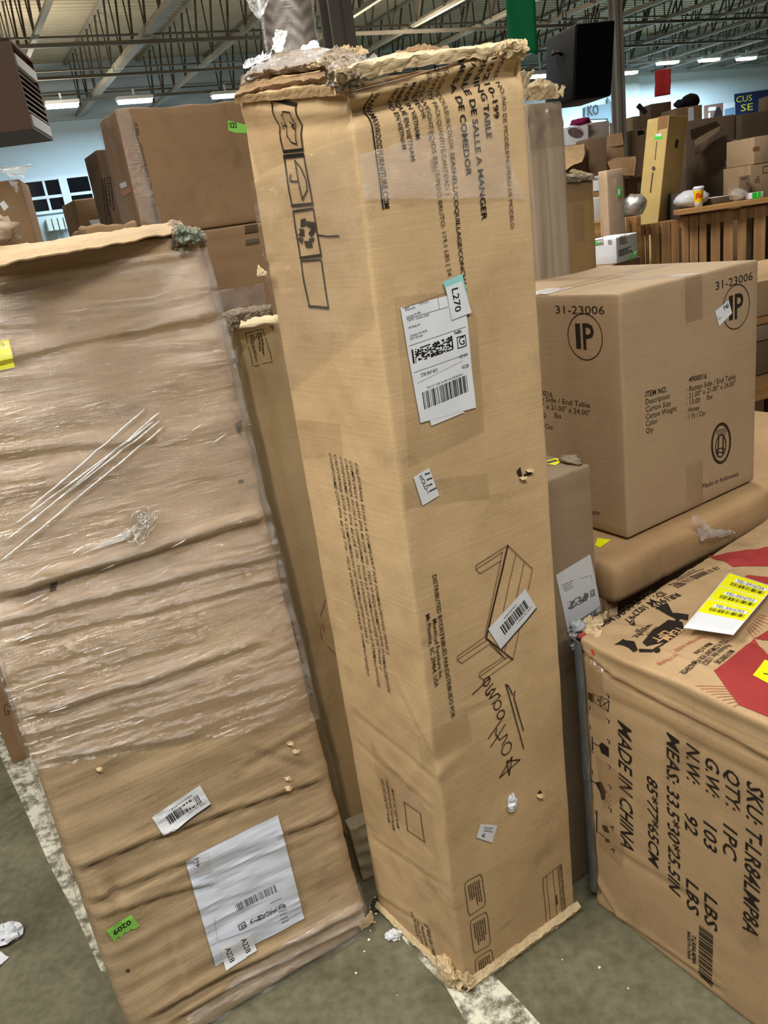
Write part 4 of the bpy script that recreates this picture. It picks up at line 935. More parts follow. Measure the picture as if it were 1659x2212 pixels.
# pale strands in place of bright highlights on the film across the front
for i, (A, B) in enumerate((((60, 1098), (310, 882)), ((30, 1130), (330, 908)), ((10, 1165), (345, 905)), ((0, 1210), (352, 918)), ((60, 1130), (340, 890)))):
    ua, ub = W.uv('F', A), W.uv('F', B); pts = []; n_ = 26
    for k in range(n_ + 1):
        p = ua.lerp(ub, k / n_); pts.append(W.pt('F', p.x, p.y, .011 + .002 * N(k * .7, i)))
    m = MB(); m.tube(pts, [.0016 + .0012 * abs(N(k * .5, i * 3)) for k in range(n_ + 1)], 7); m.build('film_strand_glint', film('film_strand_glint', .55, .45, .18, bs=.4, stretch=(30, 30, 30)), rp, True)
rnd = random.Random(4)
for i in range(26):                                          # shorter pale strands, more glints drawn on the film
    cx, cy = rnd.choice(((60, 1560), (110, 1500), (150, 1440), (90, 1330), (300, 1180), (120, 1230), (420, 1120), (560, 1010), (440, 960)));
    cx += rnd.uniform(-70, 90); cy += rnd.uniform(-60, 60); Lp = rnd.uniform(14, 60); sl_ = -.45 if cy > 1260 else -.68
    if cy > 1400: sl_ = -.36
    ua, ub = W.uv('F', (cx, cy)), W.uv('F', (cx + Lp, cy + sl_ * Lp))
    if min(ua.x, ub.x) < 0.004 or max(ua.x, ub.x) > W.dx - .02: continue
    m = MB(); m.tube([W.pt('F', *ua.lerp(ub, k / 6), .0105) for k in range(7)], [.0004, .0011, .0013, .0012, .0013, .0010, .0004], 6); m.build('film_strand_glint', MATS['film_strand_glint'], rp, True)
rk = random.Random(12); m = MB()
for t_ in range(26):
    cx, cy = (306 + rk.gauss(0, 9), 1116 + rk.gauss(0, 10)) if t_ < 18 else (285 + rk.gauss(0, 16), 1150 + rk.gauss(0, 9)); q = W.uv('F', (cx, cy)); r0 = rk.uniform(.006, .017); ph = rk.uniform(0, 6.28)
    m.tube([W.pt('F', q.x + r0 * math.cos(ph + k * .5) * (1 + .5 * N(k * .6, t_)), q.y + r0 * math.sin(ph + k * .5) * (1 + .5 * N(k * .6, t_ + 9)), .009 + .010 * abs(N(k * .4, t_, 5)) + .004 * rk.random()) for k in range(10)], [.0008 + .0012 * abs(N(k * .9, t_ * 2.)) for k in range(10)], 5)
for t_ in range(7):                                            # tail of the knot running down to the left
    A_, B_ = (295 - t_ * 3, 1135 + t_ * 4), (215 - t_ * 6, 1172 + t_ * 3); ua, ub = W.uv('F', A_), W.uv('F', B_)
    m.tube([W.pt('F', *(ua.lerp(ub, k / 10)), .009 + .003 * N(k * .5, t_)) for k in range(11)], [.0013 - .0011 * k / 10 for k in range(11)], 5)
m.build('film_wad', MATS['film_strand_glint'], rp, True)
# torn dark corner, flaps of the lid
sheet('torn_rim', [pxrow((-60, 583, 1.36), (100, 556, 1.46), (240, 530, 1.56), (330, 512, 1.63), (400, 500, 1.68)), pxrow((-60, 566, 1.40), (100, 538, 1.50), (240, 514, 1.60), (330, 497, 1.67), (395, 486, 1.71)), pxrow((-60, 545, 1.52), (100, 522, 1.62), (240, 502, 1.71), (330, 488, 1.77), (390, 482, 1.80))], KRAFT_W, rp, .003, .005, 14, .008, 5, 31)
sheet('crumpled_corner', [pxrow((372, 540, 1.665), (405, 556, 1.68), (436, 552, 1.71)), pxrow((368, 508, 1.655), (404, 514, 1.66), (443, 518, 1.71)), pxrow((372, 484, 1.70), (395, 490, 1.70), (425, 500, 1.74))], TORN_D, rp, .004, .011, 40, .006, 7, 32)
sheet('crumpled_corner', [pxrow((384, 520, 1.645), (410, 526, 1.65), (438, 524, 1.69)), pxrow((380, 494, 1.65), (406, 498, 1.655), (432, 506, 1.70))], card('torn_green_grey', (120, 118, 96), stain=.6), rp, .004, .012, 50, .008, 8, 33)
sheet('torn_rim', [pxrow((365, 492, 1.72), (378, 486, 1.72), (392, 490, 1.73)), pxrow((366, 480, 1.74), (380, 476, 1.74), (388, 482, 1.74))], TORN_D, rp, .004, .005, 60, .004, 6, 34)
sheet('crumpled_corner', [pxrow((770, 1990, 1.53), (790, 1985, 1.55), (800, 1970, 1.575)), pxrow((778, 2012, 1.53), (797, 2000, 1.55), (806, 1985, 1.57))], TORN, rp, .004, .005, 50, .003, 6, 35)
# scuffs and punctures
tk = W.layer('torn_mark', plain('scuff_dark', (70, 64, 56), .8), .0009)
for q in ([(505, 915), (522, 905), (520, 935), (524, 945), (512, 930)], [(517, 1038), (528, 1036), (527, 1044), (517, 1045)], [(110, 1262), (126, 1258), (122, 1275), (108, 1280)], [(272, 2095), (280, 2094), (281, 2101), (273, 2101)]): tk.poly('F', q)
tk.done()
for cx, cy in ((628, 1606), (640, 1622), (215, 1660), (622, 1680), (622, 1700)):
    flake(W, 'F', cx, cy, 8, 310 + cy % 17)
# labels on the front
barcode_label(W, 'F', [(329, 1768), (433, 1698), (458, 1741), (357, 1811)], 14)
g = W.layer('shipping_sheet', plain('sheet_paper', (214, 222, 240), .5), .0016); k5 = lambda pts: [(300 + x * .22905, 1660 + y * .22905) for x, y in pts]
g.quad('F', k5([(440, 875), (1310, 440), (1558, 1412), (733, 1890)]), 12, 14); so = g.done()
p = W.layer('label_print', INK_G, .0022)
p.bars('F', k5([(935, 1360), (1310, 1155), (1290, 1092), (912, 1300)]), 34, 6); p.cells('F', k5([(1060, 1478), (1385, 1300), (1372, 1260), (1045, 1440)]), 40, 7, 7)
p.line('F', k5([(1000, 1455), (1018, 1495), (955, 1528), (942, 1492)]), .0025, closed=True); p.text('F', 'G', k5([(1010, 1470)])[0], k5([(965, 1492)])[0], .010, bold=.03)
p.small('F', k5([(1420, 1440), (1330, 1480), (1290, 1340), (1380, 1300)]), 4, 12, fill=.25); p.small('F', k5([(1340, 1215), (1190, 1290), (1200, 1310), (1350, 1230)]), 1, 13, fill=.3)
p.line('F', k5([(720, 1420), (750, 1640), (1050, 1530)]), .0005); p.line('F', k5([(690, 1680), (1110, 1500)]), .0006); o = p.done(); o.parent = so
g = W.layer('aisle_tag', PAPER, .0024); g.quad('F', k5([(770, 1690), (940, 1620), (1020, 1790), (825, 1910)]), 3, 3); g.quad('F', k5([(925, 1610), (1055, 1550), (1118, 1725), (1010, 1790)]), 3, 3); to = g.done()
p = W.layer('tag_print', INK, .0031); p.text('F', 'A228', k5([(815, 1708)])[0], k5([(868, 1850)])[0], .0125); p.text('F', 'A228', k5([(962, 1618)])[0], k5([(1020, 1760)])[0], .0125); o = p.done(); o.parent = to
g = W.layer('small_label', plain('label_greyed', (206, 206, 218), .5), .0024); g.quad('F', k5([(510, 840), (655, 790), (690, 990), (545, 1045)]), 3, 3); to = g.done()
p = W.layer('tag_print', INK, .0031); p.text('F', '441', k5([(575, 925)])[0], k5([(562, 840)])[0], .008); o = p.done(); o.parent = to
g = W.layer('number_tag', GRN, .0018); q = [(228, 2006), (283, 1977), (304, 2003), (290, 2010), (284, 2008), (276, 2017), (270, 2014), (262, 2027), (256, 2024), (247, 2036)]
g.poly('F', q); to = g.done(); p = W.layer('tag_print', INK, .0026); p.text('F', '0209', (280, 1986), (242, 2010), .0125, bold=.02); p.small('F', [(262, 1990), (235, 2003), (236, 2006), (264, 1993)], 1, 3, fill=.3); o = p.done(); o.parent = to
g = W.layer('yellow_tag', YEL, .0018); g.quad('F', [(-40, 745), (18, 732), (32, 793), (-26, 806)], 4, 4); to = g.done()
p = W.layer('tag_print', INK, .0026); p.text('F', '10', (1, 752), (11, 748), .010); p.bars('F', [(-20, 772), (12, 764), (16, 786), (-16, 792)], 12, 4); o = p.done(); o.parent = to

# ================================================================== THE NARROW TAN CARTON BETWEEN THE TWO
O = onz(776, 1835); top = onz(512, 712, 1.50); le = (top - O) / 1.5
B = Carton('leaning_carton', 'narrow tan carton with a crumpled top, squeezed in behind the tall table carton', 'box', O, 33, (.24, .20, 1.50), lean=(le.x, le.y))
B.disp = {'F': lambda u, v: .004 * N(u * 8, v * 5, 1) + .010 * math.exp(-((u - .05) / .012) ** 2) * -1 * min(1, max(0, (v - .2) * 4)) + (.010 * N(u * 30, v * 30, 3) if v > 1.40 else 0),
          'L': lambda u, v: .006 * N(u * 8, v * 5, 11) + (.012 * N(u * 30, v * 30, 3) if v > 1.40 else 0), 'T': lambda u, v: .012 * N(u * 22, v * 22, 5)}
B.body(KRAFT_Y, r=.008, step=.014)
sheet('torn_rim', [pxrow((470, 700, 1.97), (500, 700, 1.93), (540, 690, 1.95), (590, 682, 2.0)), pxrow((476, 686, 1.98), (510, 682, 1.94), (545, 676, 1.96), (585, 668, 2.0)), pxrow((486, 676, 2.04), (520, 668, 2.03), (550, 664, 2.03), (580, 662, 2.05))], TORN_D, B.root, .004, .008, 34, .006, 6, 41)
sheet('torn_rim', [pxrow((470, 735, 1.96), (495, 722, 1.93), (512, 712, 1.92)), pxrow((474, 704, 1.97), (496, 698, 1.93), (520, 692, 1.92))], TORN_D, B.root, .004, .010, 44, .006, 6, 42)
g = B.layer('printed_text', INK_F, .0009); g.line('F', [(530, 720), (568, 711), (587, 782), (546, 792)], .0016, closed=True); g.small('F', [(566, 718), (576, 776), (552, 782), (538, 724)], 6, 5, fill=.6)
g.done()
g = B.layer('printed_text', INK, .0012); g.text('L', '60006 321', (622, 1335), (672, 1500), .020, bold=.02); g.done()
g = B.layer('white_label', PAPER, .0015); g.quad('L', [(496, 757), (508, 755), (519, 792), (506, 795)], 2, 2); g.done()
g = B.layer('red_pen_mark', INK_R, .0012); g.line('F', [(581, 706), (588, 705), (588, 712)], .003); g.line('F', [(703, 1296), (694, 1350), (696, 1380), (704, 1360), (700, 1350)], .0018); g.line('F', [(694, 1378), (722, 1410), (735, 1428)], .0014); g.done()
# broken end piece lying at the foot of the gap
O = onz(785, 1905); E_ = Carton('board_end_piece', 'torn pale board end piece standing in the gap at the foot of the tall cartons', 'board', (O.x, O.y, 0), 20, (.060, .045, .185), lean=(-.05, 0))
E_.disp = {'F': lambda u, v: .0025 * math.sin(v * 140) + .004 * N(u * 40, v * 40, 1), 'T': lambda u, v: .006 * N(u * 60, v * 60)}
E_.body(card('end_piece_board', (178, 158, 124)), r=.004, step=.006)

# ================================================================== THE RED-PRINTED CARTON AT THE RIGHT
K = (1.70 / 1.695); O = V((.386 * K, 1.52 * K, 0))
Q = Carton('recliner_carton', 'large scuffed carton with red diamonds on top and weights printed on its side', 'box', O, -58.5, (.66, .85, .775), b_yaw=35.5)
def q_lines(c):
    base = lambda u, v: .003 * N(u * 5, v * 5, 2) + .0012 * N(u * 20, v * 20, 5)
    c.disp = {}; c.disp['F'] = crease_fn(c, 'F', [((1258, 1408), (1330, 1470), .012, .0045), ((1325, 1466), (1430, 1522), .012, .0045), ((1425, 1520), (1680, 1650), .012, .0045), ((1300, 1425), (1680, 1600), .003, .010), ((1275, 1890), (1330, 1985), .014, .010), ((1320, 1975), (1560, 2140), .006, .007), ((1300, 1500), (1660, 1690), .003, .012), ((1330, 1840), (1520, 1960), .003, .012)], base)
    c.disp['T'] = crease_fn(c, 'T', [((1425, 1400), (1545, 1455), -.004, .006), ((1365, 1345), (1400, 1340), .012, .010), ((1470, 1330), (1650, 1400), .004, .006), ((1430, 1190), (1659, 1250), .002, .01)], lambda u, v: .004 * N(u * 5, v * 5, 9) + .002 * N(u * 18, v * 16, 5) + (.006 * N(u * 25, v * 25, 3) if u < .10 else 0))
q_lines(Q)
Q.lift = .0006
Q.body(KRAFT, r=.007, step=.0078)
g = Q.layer('printed_text', plain('black_print', (36, 30, 26), .6)); k6 = lambda x, y: (1250 + x * .2465, 1480 + y * .2465)
Y_ = lambda t, a, b, h: g.text('F', t, k6(*a), k6(*b), h, bold=.012, shear=.22)
Y_('MADE IN CHINA', (345, 300), (372, 1395), .036); Y_('85*77*65CM', (602, 775), (612, 1530), .027); Y_('MEAS: 33.5*30*25.5IN', (772, 410), (790, 1772), .029)
Y_('N.W:', (945, 505), (948, 815), .029); Y_('92', (935, 1095), (938, 1255), .029); Y_('LBS', (945, 1685), (950, 1940), .029)
Y_('G.W:', (1112, 610), (1115, 930), .029); Y_('103', (1098, 1180), (1100, 1395), .029); Y_('LBS', (1105, 1808), (1108, 2075), .029)
Y_('QTY:', (1290, 710), (1290, 1045), .029); Y_('1PC', (1270, 1205), (1268, 1460), .029)
Y_('SKU: T-LR84LMP8A', (1480, 825), (1440, 2130), .032)
g.text('F', 'WINSTON', (1650, 1640), (1640, 1900), .03, bold=.012, shear=.22) if False else None
k7 = lambda pts: [(1220 + x * .26462, 1860 + y * .26462) for x, y in pts]
g.bars('F', k7([(1100, 515), (1098, 945), (1205, 1032), (1215, 598)]), 30, 8)
g.text('F', 'T-LR84LMP8A', k7([(1040, 590)])[0], k7([(1045, 822)])[0], .010, bold=.02); g.text('F', 'MADE IN CHINA', k7([(1005, 560)])[0], k7([(1008, 785)])[0], .008, bold=.02)
kf = lambda pts: [(1240 + x * .25256, 1320 + y * .25256) for x, y in pts]
g.poly('F', kf([(118, 690), (160, 705), (162, 785), (120, 745)])); g.line('F', kf([(168, 705), (220, 738), (222, 812), (170, 775)]), .0016, closed=True); g.text('F', '4', kf([(190, 735)])[0], kf([(196, 770)])[0], .009, bold=.02)
g.line('F', kf([(230, 725), (298, 770), (292, 858), (225, 815)]), .002, closed=True); g.line('F', kf([(230, 725), (292, 858)]), .0016); g.line('F', kf([(298, 770), (225, 815)]), .0016)
k8 = lambda pts: [k6(*q_) for q_ in pts]
g.poly('F', k8([(180, 520), (205, 500), (265, 545), (268, 630), (200, 590)])); g.line('F', k8([(185, 535), (130, 505)]), .0025); g.line('F', k8([(118, 455), (125, 560)]), .003)
g.poly('F', k8([(150, 850), (200, 840), (240, 930), (235, 1000), (205, 1000), (190, 930)])); g.line('F', k8([(160, 860), (110, 830)]), .003)
for dx_, dy_ in ((250, 930), (270, 960), (255, 975), (275, 1005), (260, 1020), (280, 1045), (245, 1005), (265, 1050)): g.line('F', k8([(dx_, dy_), (dx_ + 6, dy_ + 8)]), .0018)
g.poly('F', k8([(205, 1220), (250, 1230), (272, 1295), (230, 1280)])); g.poly('F', k8([(235, 1340), (270, 1350), (275, 1380), (240, 1370)])); g.line('F', k8([(165, 1100), (162, 1285)]), .003); g.line('F', k8([(175, 1285), (250, 1345)]), .0025)
for x, y in ((240, 75), (245, 290), (250, 470), (255, 690), (262, 870), (265, 1070), (278, 1240), (282, 1440)): g.line('F', k8([(x, y), (x + 24, y + 18), (x + 18, y + 42)]) if int(y / 10) % 2 else k8([(x, y), (x + 26, y - 4), (x + 22, y + 30)]), .0022)
for x, y in ((95, 180), (100, 350), (118, 560), (122, 740), (150, 1090)): g.line('F', k8([(x, y), (x + 4, y + 34)]), .002)
g.done()
tpl = Q.layer('tape_strip', TAPE, .0010); tpl.quad('F', k8([(150, 610), (330, 740), (470, 960), (220, 1090)]), 4, 4); tpl.quad('F', k8([(230, 1150), (405, 1390), (380, 1610), (170, 1390)]), 4, 4); tpl.quad('F', [(1262, 1420), (1300, 1440), (1310, 1560), (1268, 1540)], 3, 3); tpl.done()
# printing on top
kt = lambda pts: [(1150 + x * .30681, 940 + y * .30681) for x, y in pts]; ks = lambda pts: [(1440 + x * .20797, 1100 + y * .20797) for x, y in pts]
rd = Q.layer('red_diamonds', plain('red_print', (158, 56, 56), .6, var=.12, scale=6), .0008)
rd.poly('T', ks([(425, 483), (1060, 405), (1500, 500), (1500, 640), (1060, 605), (690, 598)])); rd.poly('T', ks([(845, 695), (1060, 712), (1100, 780), (900, 790), (760, 740)]))
rd.poly('T', ks([(908, 1360), (1200, 1160), (1300, 1340), (1060, 1372)])); rd.poly('T', ks([(490, 1700), (905, 1360), (1060, 1530), (1300, 1700), (1300, 2170), (1060, 2160), (745, 2040)])); rd.done()
rl = Q.layer('red_lines', INK_RL, .0008)
for i in range(8): rl.line('T', ks([(835 + i * 18, 1240 - i * 20), (905 + i * 28, 1340 - i * 30)]), .0014)
for i in range(8): rl.line('T', ks([(300 + i * 55, 1850 + i * 30), (600 + i * 30, 1858 + i * 24)]), .0012)
rl.text('T', 'Please inspect carefully', kf([(1095, 205)])[0], kf([(850, 330)])[0], .012); rl.text('T', 'prior to the package', kf([(880, 370)])[0], kf([(705, 455)])[0], .012); rl.done()
g = Q.layer('printed_text', MATS['black_print'], .0009)
g.text('T', 'MAX FURNITURE', kf([(1335, 340)])[0], kf([(1195, 450)])[0], .012, bold=.015); g.text('T', 'Production date: 11/2023', kf([(1305, 290)])[0], kf([(1090, 455)])[0], .012, bold=.015)
g.text('T', 'TITLE VI COMPLIANT FOR FORMALDEHYDE', kf([(1280, 245)])[0], kf([(900, 535)])[0], .012, bold=.015); g.text('T', 'Made in China', kf([(1150, 275)])[0], kf([(1020, 365)])[0], .012, bold=.015)
kl = lambda pts: [(1210 + x * .4716, 1210 + y * .4716) for x, y in pts]; kk = lambda *a: kl([a])[0]
g.text('T', 'SKU: T-LR84LMP8A', kk(418, 137), kk(142, 318), .017, bold=.01); g.text('T', 'ID: M 102797', kk(458, 150), kk(286, 274), .019, bold=.01); g.text('T', 'RR1905', kk(528, 152), kk(410, 207), .019, bold=.015)
g.text('T', 'Item', kk(437, 300), kk(395, 338), .018); g.text('T', 'weight', kk(402, 282), kk(328, 348), .018)
g.poly('T', kl([(495, 270), (560, 283), (566, 312), (484, 374), (396, 392), (376, 376), (420, 322)]))
g.poly('T', kl([(438, 216), (492, 200), (516, 236), (590, 252), (584, 272), (548, 268), (546, 286), (526, 284), (528, 268), (492, 246)]))
g.poly('T', kl([(248, 388), (288, 358), (300, 366), (340, 372), (356, 410), (336, 420), (314, 400), (276, 386)])); g.poly('T', kl([(360, 404), (424, 408), (424, 422), (362, 420)]))
g.poly('T', kl(ell(442, 412, 17, 13, .1, n=14)[:-1])); g.line('T', kl([(420, 414), (500, 366), (566, 318)]), .004); g.done()
g = Q.layer('bar_code', INK_F, .0009); g.bars('T', kl([(492, 122), (716, 26), (736, 33), (540, 130)]), 18, 9); g.small('T', kl([(520, 86), (660, 30), (680, 36), (545, 96)]), 2, 4, fill=.4); g.done()
g = Q.layer('printed_text', plain('kraft_print', (196, 156, 112), .6), .0017); g.text('T', 'LIFT', kk(478, 322), kk(414, 362), .020, bold=.03); g.text('T', 'TEAM', kk(540, 305), kk(464, 360), .018, bold=.02); g.done()
g = Q.layer('torn_mark', plain('hole_dark', (52, 34, 22), .8), .0011); g.poly('T', kl([(316, 294), (332, 282), (338, 270), (344, 288), (378, 286), (346, 296), (336, 304)])); g.done()
# torn corner with grey bag film down the edge
sheet('torn_corner', [pxrow((1253, 1385, 1.53), (1268, 1392, 1.52), (1290, 1395, 1.50)), pxrow((1260, 1362, 1.55), (1275, 1360, 1.55), (1300, 1352, 1.56)), pxrow((1258, 1340, 1.60), (1280, 1334, 1.61), (1310, 1326, 1.62))], TORN, Q.root, .004, .012, 46, .008, 6, 51)
sheet('torn_corner', [pxrow((1248, 1378, 1.535), (1262, 1386, 1.525)), pxrow((1250, 1368, 1.54), (1266, 1374, 1.53))], INK_R, Q.root, .003, .006, 60, .004, 6, 52)
g = Q.layer('red_thread', plain('red_thread', (230, 70, 40), .5), .002); g.line('F', [(1280, 1404), (1283, 1412)], .006); g.done()
pc = []
for j in range(26):
    v = .775 - .735 * j / 25; row = []
    for i, (u, off) in enumerate(((-.018, -.06), (-.024, -.010), (-.012, .007), (.014, .005))):
        row.append(V((u + .004 * N(j * .6, i * 2.1), -off - .005 * N(j * .5, i), v)))
    pc.append(row)
vs = [p for r_ in pc for p in r_]; fs = [(j * 4 + i, j * 4 + i + 1, (j + 1) * 4 + i + 1, (j + 1) * 4 + i) for j in range(25) for i in range(3)]
o = mesh('grey_plastic', [Q.loc(*p) for p in vs], fs, GREYP, Q.root, True); md = o.modifiers.new('solid', 'SOLIDIFY'); md.thickness = .003; o.modifiers.new('sub', 'SUBSURF').levels = 2
o.modifiers['sub'].render_levels = 2
for i, (px, py, Y, rr) in enumerate(((1247, 1352, 1.56, .018), (1240, 1372, 1.55, .014), (1243, 1395, 1.54, .014))): lump('grey_plastic', at(px, py, Y) , (rr, rr, rr * .8), GREYP if i else plain('silver_plastic', (170, 178, 184), .2, .6), None, .5, 2.4, i + 60, 18) .parent = None
for o in [o for o in COL.objects if o.name.startswith('grey_plastic') and o.parent is None]:
    wl_ = o.location.copy(); o.parent = Q.root; o.location = Q.rot @ (wl_ - Q.O)
# sheet of yellow stickers lying on top
P0 = Q.uv('T', (1478, 1358)); 
yc = [(1576, 1236), (1672, 1268), (1584, 1372), (1476, 1356)]
root = empty('sticker_sheet', Q.O + V((0, 0, 0)), 0, label='curled white backing sheet with three yellow bar code stickers on the red-diamond carton', cat='label sheet')
root.location = onz(1560, 1310, Q.dz)
rows = []
def sheet_pt(a, b):
    q = [V(x) for x in yc]; p = (q[0] * (1 - a) + q[1] * a) * (1 - b) + (q[3] * (1 - a) + q[2] * a) * b
    lift = .012 + .030 * max(0, abs(a - .35) - .1) ** 1.3 + .010 * math.sin(b * 3.1) + .03 * max(0, b - .75)
    return onz(p.x, p.y, Q.dz + lift) - root.location
def sgrid(name, mat, a0, a1, b0, b1, off, parent, thick=0):
    vs = []; fs = []; n = 12
    for j in range(n + 1):
        for i in range(n + 1): vs.append(sheet_pt(a0 + (a1 - a0) * i / n, b0 + (b1 - b0) * j / n) + V((0, 0, off)))
    for j in range(n):
        for i in range(n): k = j * (n + 1) + i; fs.append((k, k + 1, k + n + 2, k + n + 1))
    o = mesh(name, vs, fs, mat, parent, True)
    if thick: md = o.modifiers.new('solid', 'SOLIDIFY'); md.thickness = thick; md.offset = -1
    return o
sgrid('backing', PAPER, 0, 1, 0, 1, 0, root, .0006)
for i, t in enumerate(('YEL-5916754', 'YEL-5916753', 'YEL-5916752')):
    b0 = .015 + i * .235; st = sgrid('sticker', YEL, .02, .985, b0, b0 + .225, .0008, root)
    sgrid('name_strip', PAPER, .22, .92, b0 + .055, b0 + .11, .0014, st)
    m = MB(); rnd = random.Random(9); x = .2
    while x < .92:
        w_ = rnd.choice((.006, .006, .012, .02)); 
        m.add([sheet_pt(x, b0 + .125) + V((0, 0, .0016)), sheet_pt(x + w_, b0 + .125) + V((0, 0, .0016)), sheet_pt(x + w_, b0 + .18) + V((0, 0, .0016)), sheet_pt(x, b0 + .18) + V((0, 0, .0016))], [(0, 1, 2, 3)]); x += w_ + rnd.choice((.006, .012, .02))
    gv, gf, x0, x1 = glyphs(t); cap = CAPH
    m.add([sheet_pt(.26 + .60 * (x_ - x0) / (x1 - x0), b0 + .105 - .045 * y_ / cap) + V((0, 0, .002)) for x_, y_ in gv], gf)
    m.build('bar_code', plain('sticker_ink', (60, 60, 30), .6), st)
yt = Q.layer('yellow_tag', YEL, .0016); yt.quad('T', [(1626, 1462), (1652, 1428), (1700, 1440), (1680, 1490)], 4, 4); yto = yt.done(); p = Q.layer('tag_print', INK, .0024); p.line('T', [(1650, 1458), (1680, 1464)], .003); o = p.done(); o.parent = yto

# ================================================================== THE SIDE TABLE CARTON, AND WHAT IT STANDS ON
S = Carton('end_table_carton', 'clean brown end table carton marked IP in circles, on a lying carton', 'box', (.602 * K, 1.82 * K, .858), 30.4, (.533, .533, .61))
S.disp = {'F': lambda u, v: .002 * N(u * 4, v * 4, 1), 'L': lambda u, v: .003 * N(u * 4, v * 4, 3), 'T': lambda u, v: .006 * N(u * 4, v * 4, 5) - .003 * math.exp(-((v - .266) / .006) ** 2)}
S.body(KRAFT_IP, r=.007, step=.022)
ip = S.layer('printed_text', plain('brown_black_ink', (42, 32, 26), .6)); X = lambda *a, **k: ip.text('F', *a, **k)
def circ(f, u, v, r_, wd): ip.line(f, [(u + r_ * math.cos(R(10 * i)), v + r_ * math.sin(R(10 * i))) for i in range(37)], wd, px=False)
cu = S.uv('F', (1590, 663)); cl = S.uv('L', (1263, 728))
X('31-23006', (1546, 627), (1626, 604), .020, bold=.0); circ('F', cu.x, cu.y, .056, .0026); ip.text('L', '31-23006', (1201, 677), (1306, 679), .019); circ('L', cl.x, cl.y, .056, .0026)
for f, c_ in (('F', cu), ('L', cl)):
    ip.text(f, 'P', (c_.x - .006, c_.y - .030), (c_.x + .030, c_.y - .030), .062, px=False, bold=.012)
    ip.poly(f, [(c_.x - .030, c_.y - .030), (c_.x - .014, c_.y - .030), (c_.x - .014, c_.y + .032), (c_.x - .030, c_.y + .032)], px=False)
for t, a, b, bd in (('ITEM NO.', (1394, 858), (1440, 846), .015), ('Description', (1394, 874), (1446, 860), 0), ('Carton Size', (1395, 890), (1448, 876), 0), ('Carton Weight', (1395, 906), (1461, 887), 0), ('Color', (1395, 921), (1420, 914), 0), ('Qty', (1395, 936), (1411, 933), 0),
                ('4900016', (1487, 826), (1525, 817), .015), (': Rattan Side / End Table', (1482, 847), (1588, 818), 0), (': 21.00" x 21.00" x 24.00"', (1482, 862), (1588, 832), 0), (': 13.00', (1482, 876), (1511, 869), 0), ('lbs', (1526, 864), (1538, 861), 0), (': Honey', (1482, 892), (1510, 885), 0), (': 1 Pc / Ctn', (1482, 907), (1522, 897), 0),
                ('Made in Indonesia', (1517, 1056), (1595, 1027), 0)): X(t, a, b, .0135, bold=bd)
for t, a, b in (('4900016', (1150, 849), (1193, 858)), ('Rattan Side / End Table', (1140, 861), (1275, 881)), ('21.00" x 21.00" x 24.00"', (1145, 877), (1275, 898)), ('13.00', (1150, 898), (1180, 903)), ('lbs', (1199, 902), (1213, 904)), ('1 Pc / Ctn', (1150, 917), (1195, 929))): ip.text('L', t, a, b, .0135)
ip.text('L', 'Made in Indonesia', (1216, 1105), (1296, 1112), .0135)
ip.done()
g = S.layer('table_drawing', plain('drawing_ink', (56, 44, 36), .6)); kz = lambda pts: [(1080 + x * .38885, 380 + y * .38885) for x, y in pts]
rim = ell(1228, 1485, 50, 108, .06, n=26); g.line('F', kz(rim), .008); g.line('F', kz(ell(1226, 1500, 28, 62, .08, n=18)), .004)
g.line('F', kz([(1215, 1455), (1210, 1545)]), .006); g.line('F', kz([(1240, 1445), (1238, 1540)]), .006); g.line('F', kz(ell(1228, 1525, 24, 12, 0, 0, 360, 12)), .003)
for i in range(5): g.line('F', kz([(1192 + i * 4, 1415 + i * 8), (1265 - i * 3, 1400 + i * 9)]), .0012)
g.done()
g = S.layer('small_label', PAPER, .0014); g.quad('F', kz([(1193, 752), (1268, 690), (1287, 762), (1215, 835)]), 3, 3); to = g.done(); p = S.layer('tag_print', INK, .002)
p.text('F', 'T40', kz([(1240, 752)])[0], kz([(1270, 728)])[0], .012, bold=.02); p.small('F', kz([(1205, 790), (1225, 775), (1232, 790), (1212, 805)]), 2, 3, fill=.3); o = p.done(); o.parent = to
g = S.layer('tape_strip', TAPE, .0008); g.quad('T', [(-.0, .23), (S.dx, .23), (S.dx, .305), (0, .305)], 10, 2, False); g.quad('F', [(.233, .50), (.30, .50), (.30, .61), (.233, .61)], 2, 2, False); g.quad('F', [(.23, 0), (.30, 0), (.30, .13), (.23, .13)], 2, 2, False)
g.quad('T', [(.235, 0), (.305, 0), (.305, S.dy), (.235, S.dy)], 2, 10, False); g.done()
g = S.layer('white_tape', film('white_tape', .7, .2, .2), .0016); g.quad('T', [(0, .23), (.10, .235), (.08, .31), (0, .30)], 4, 4, False); g.done()
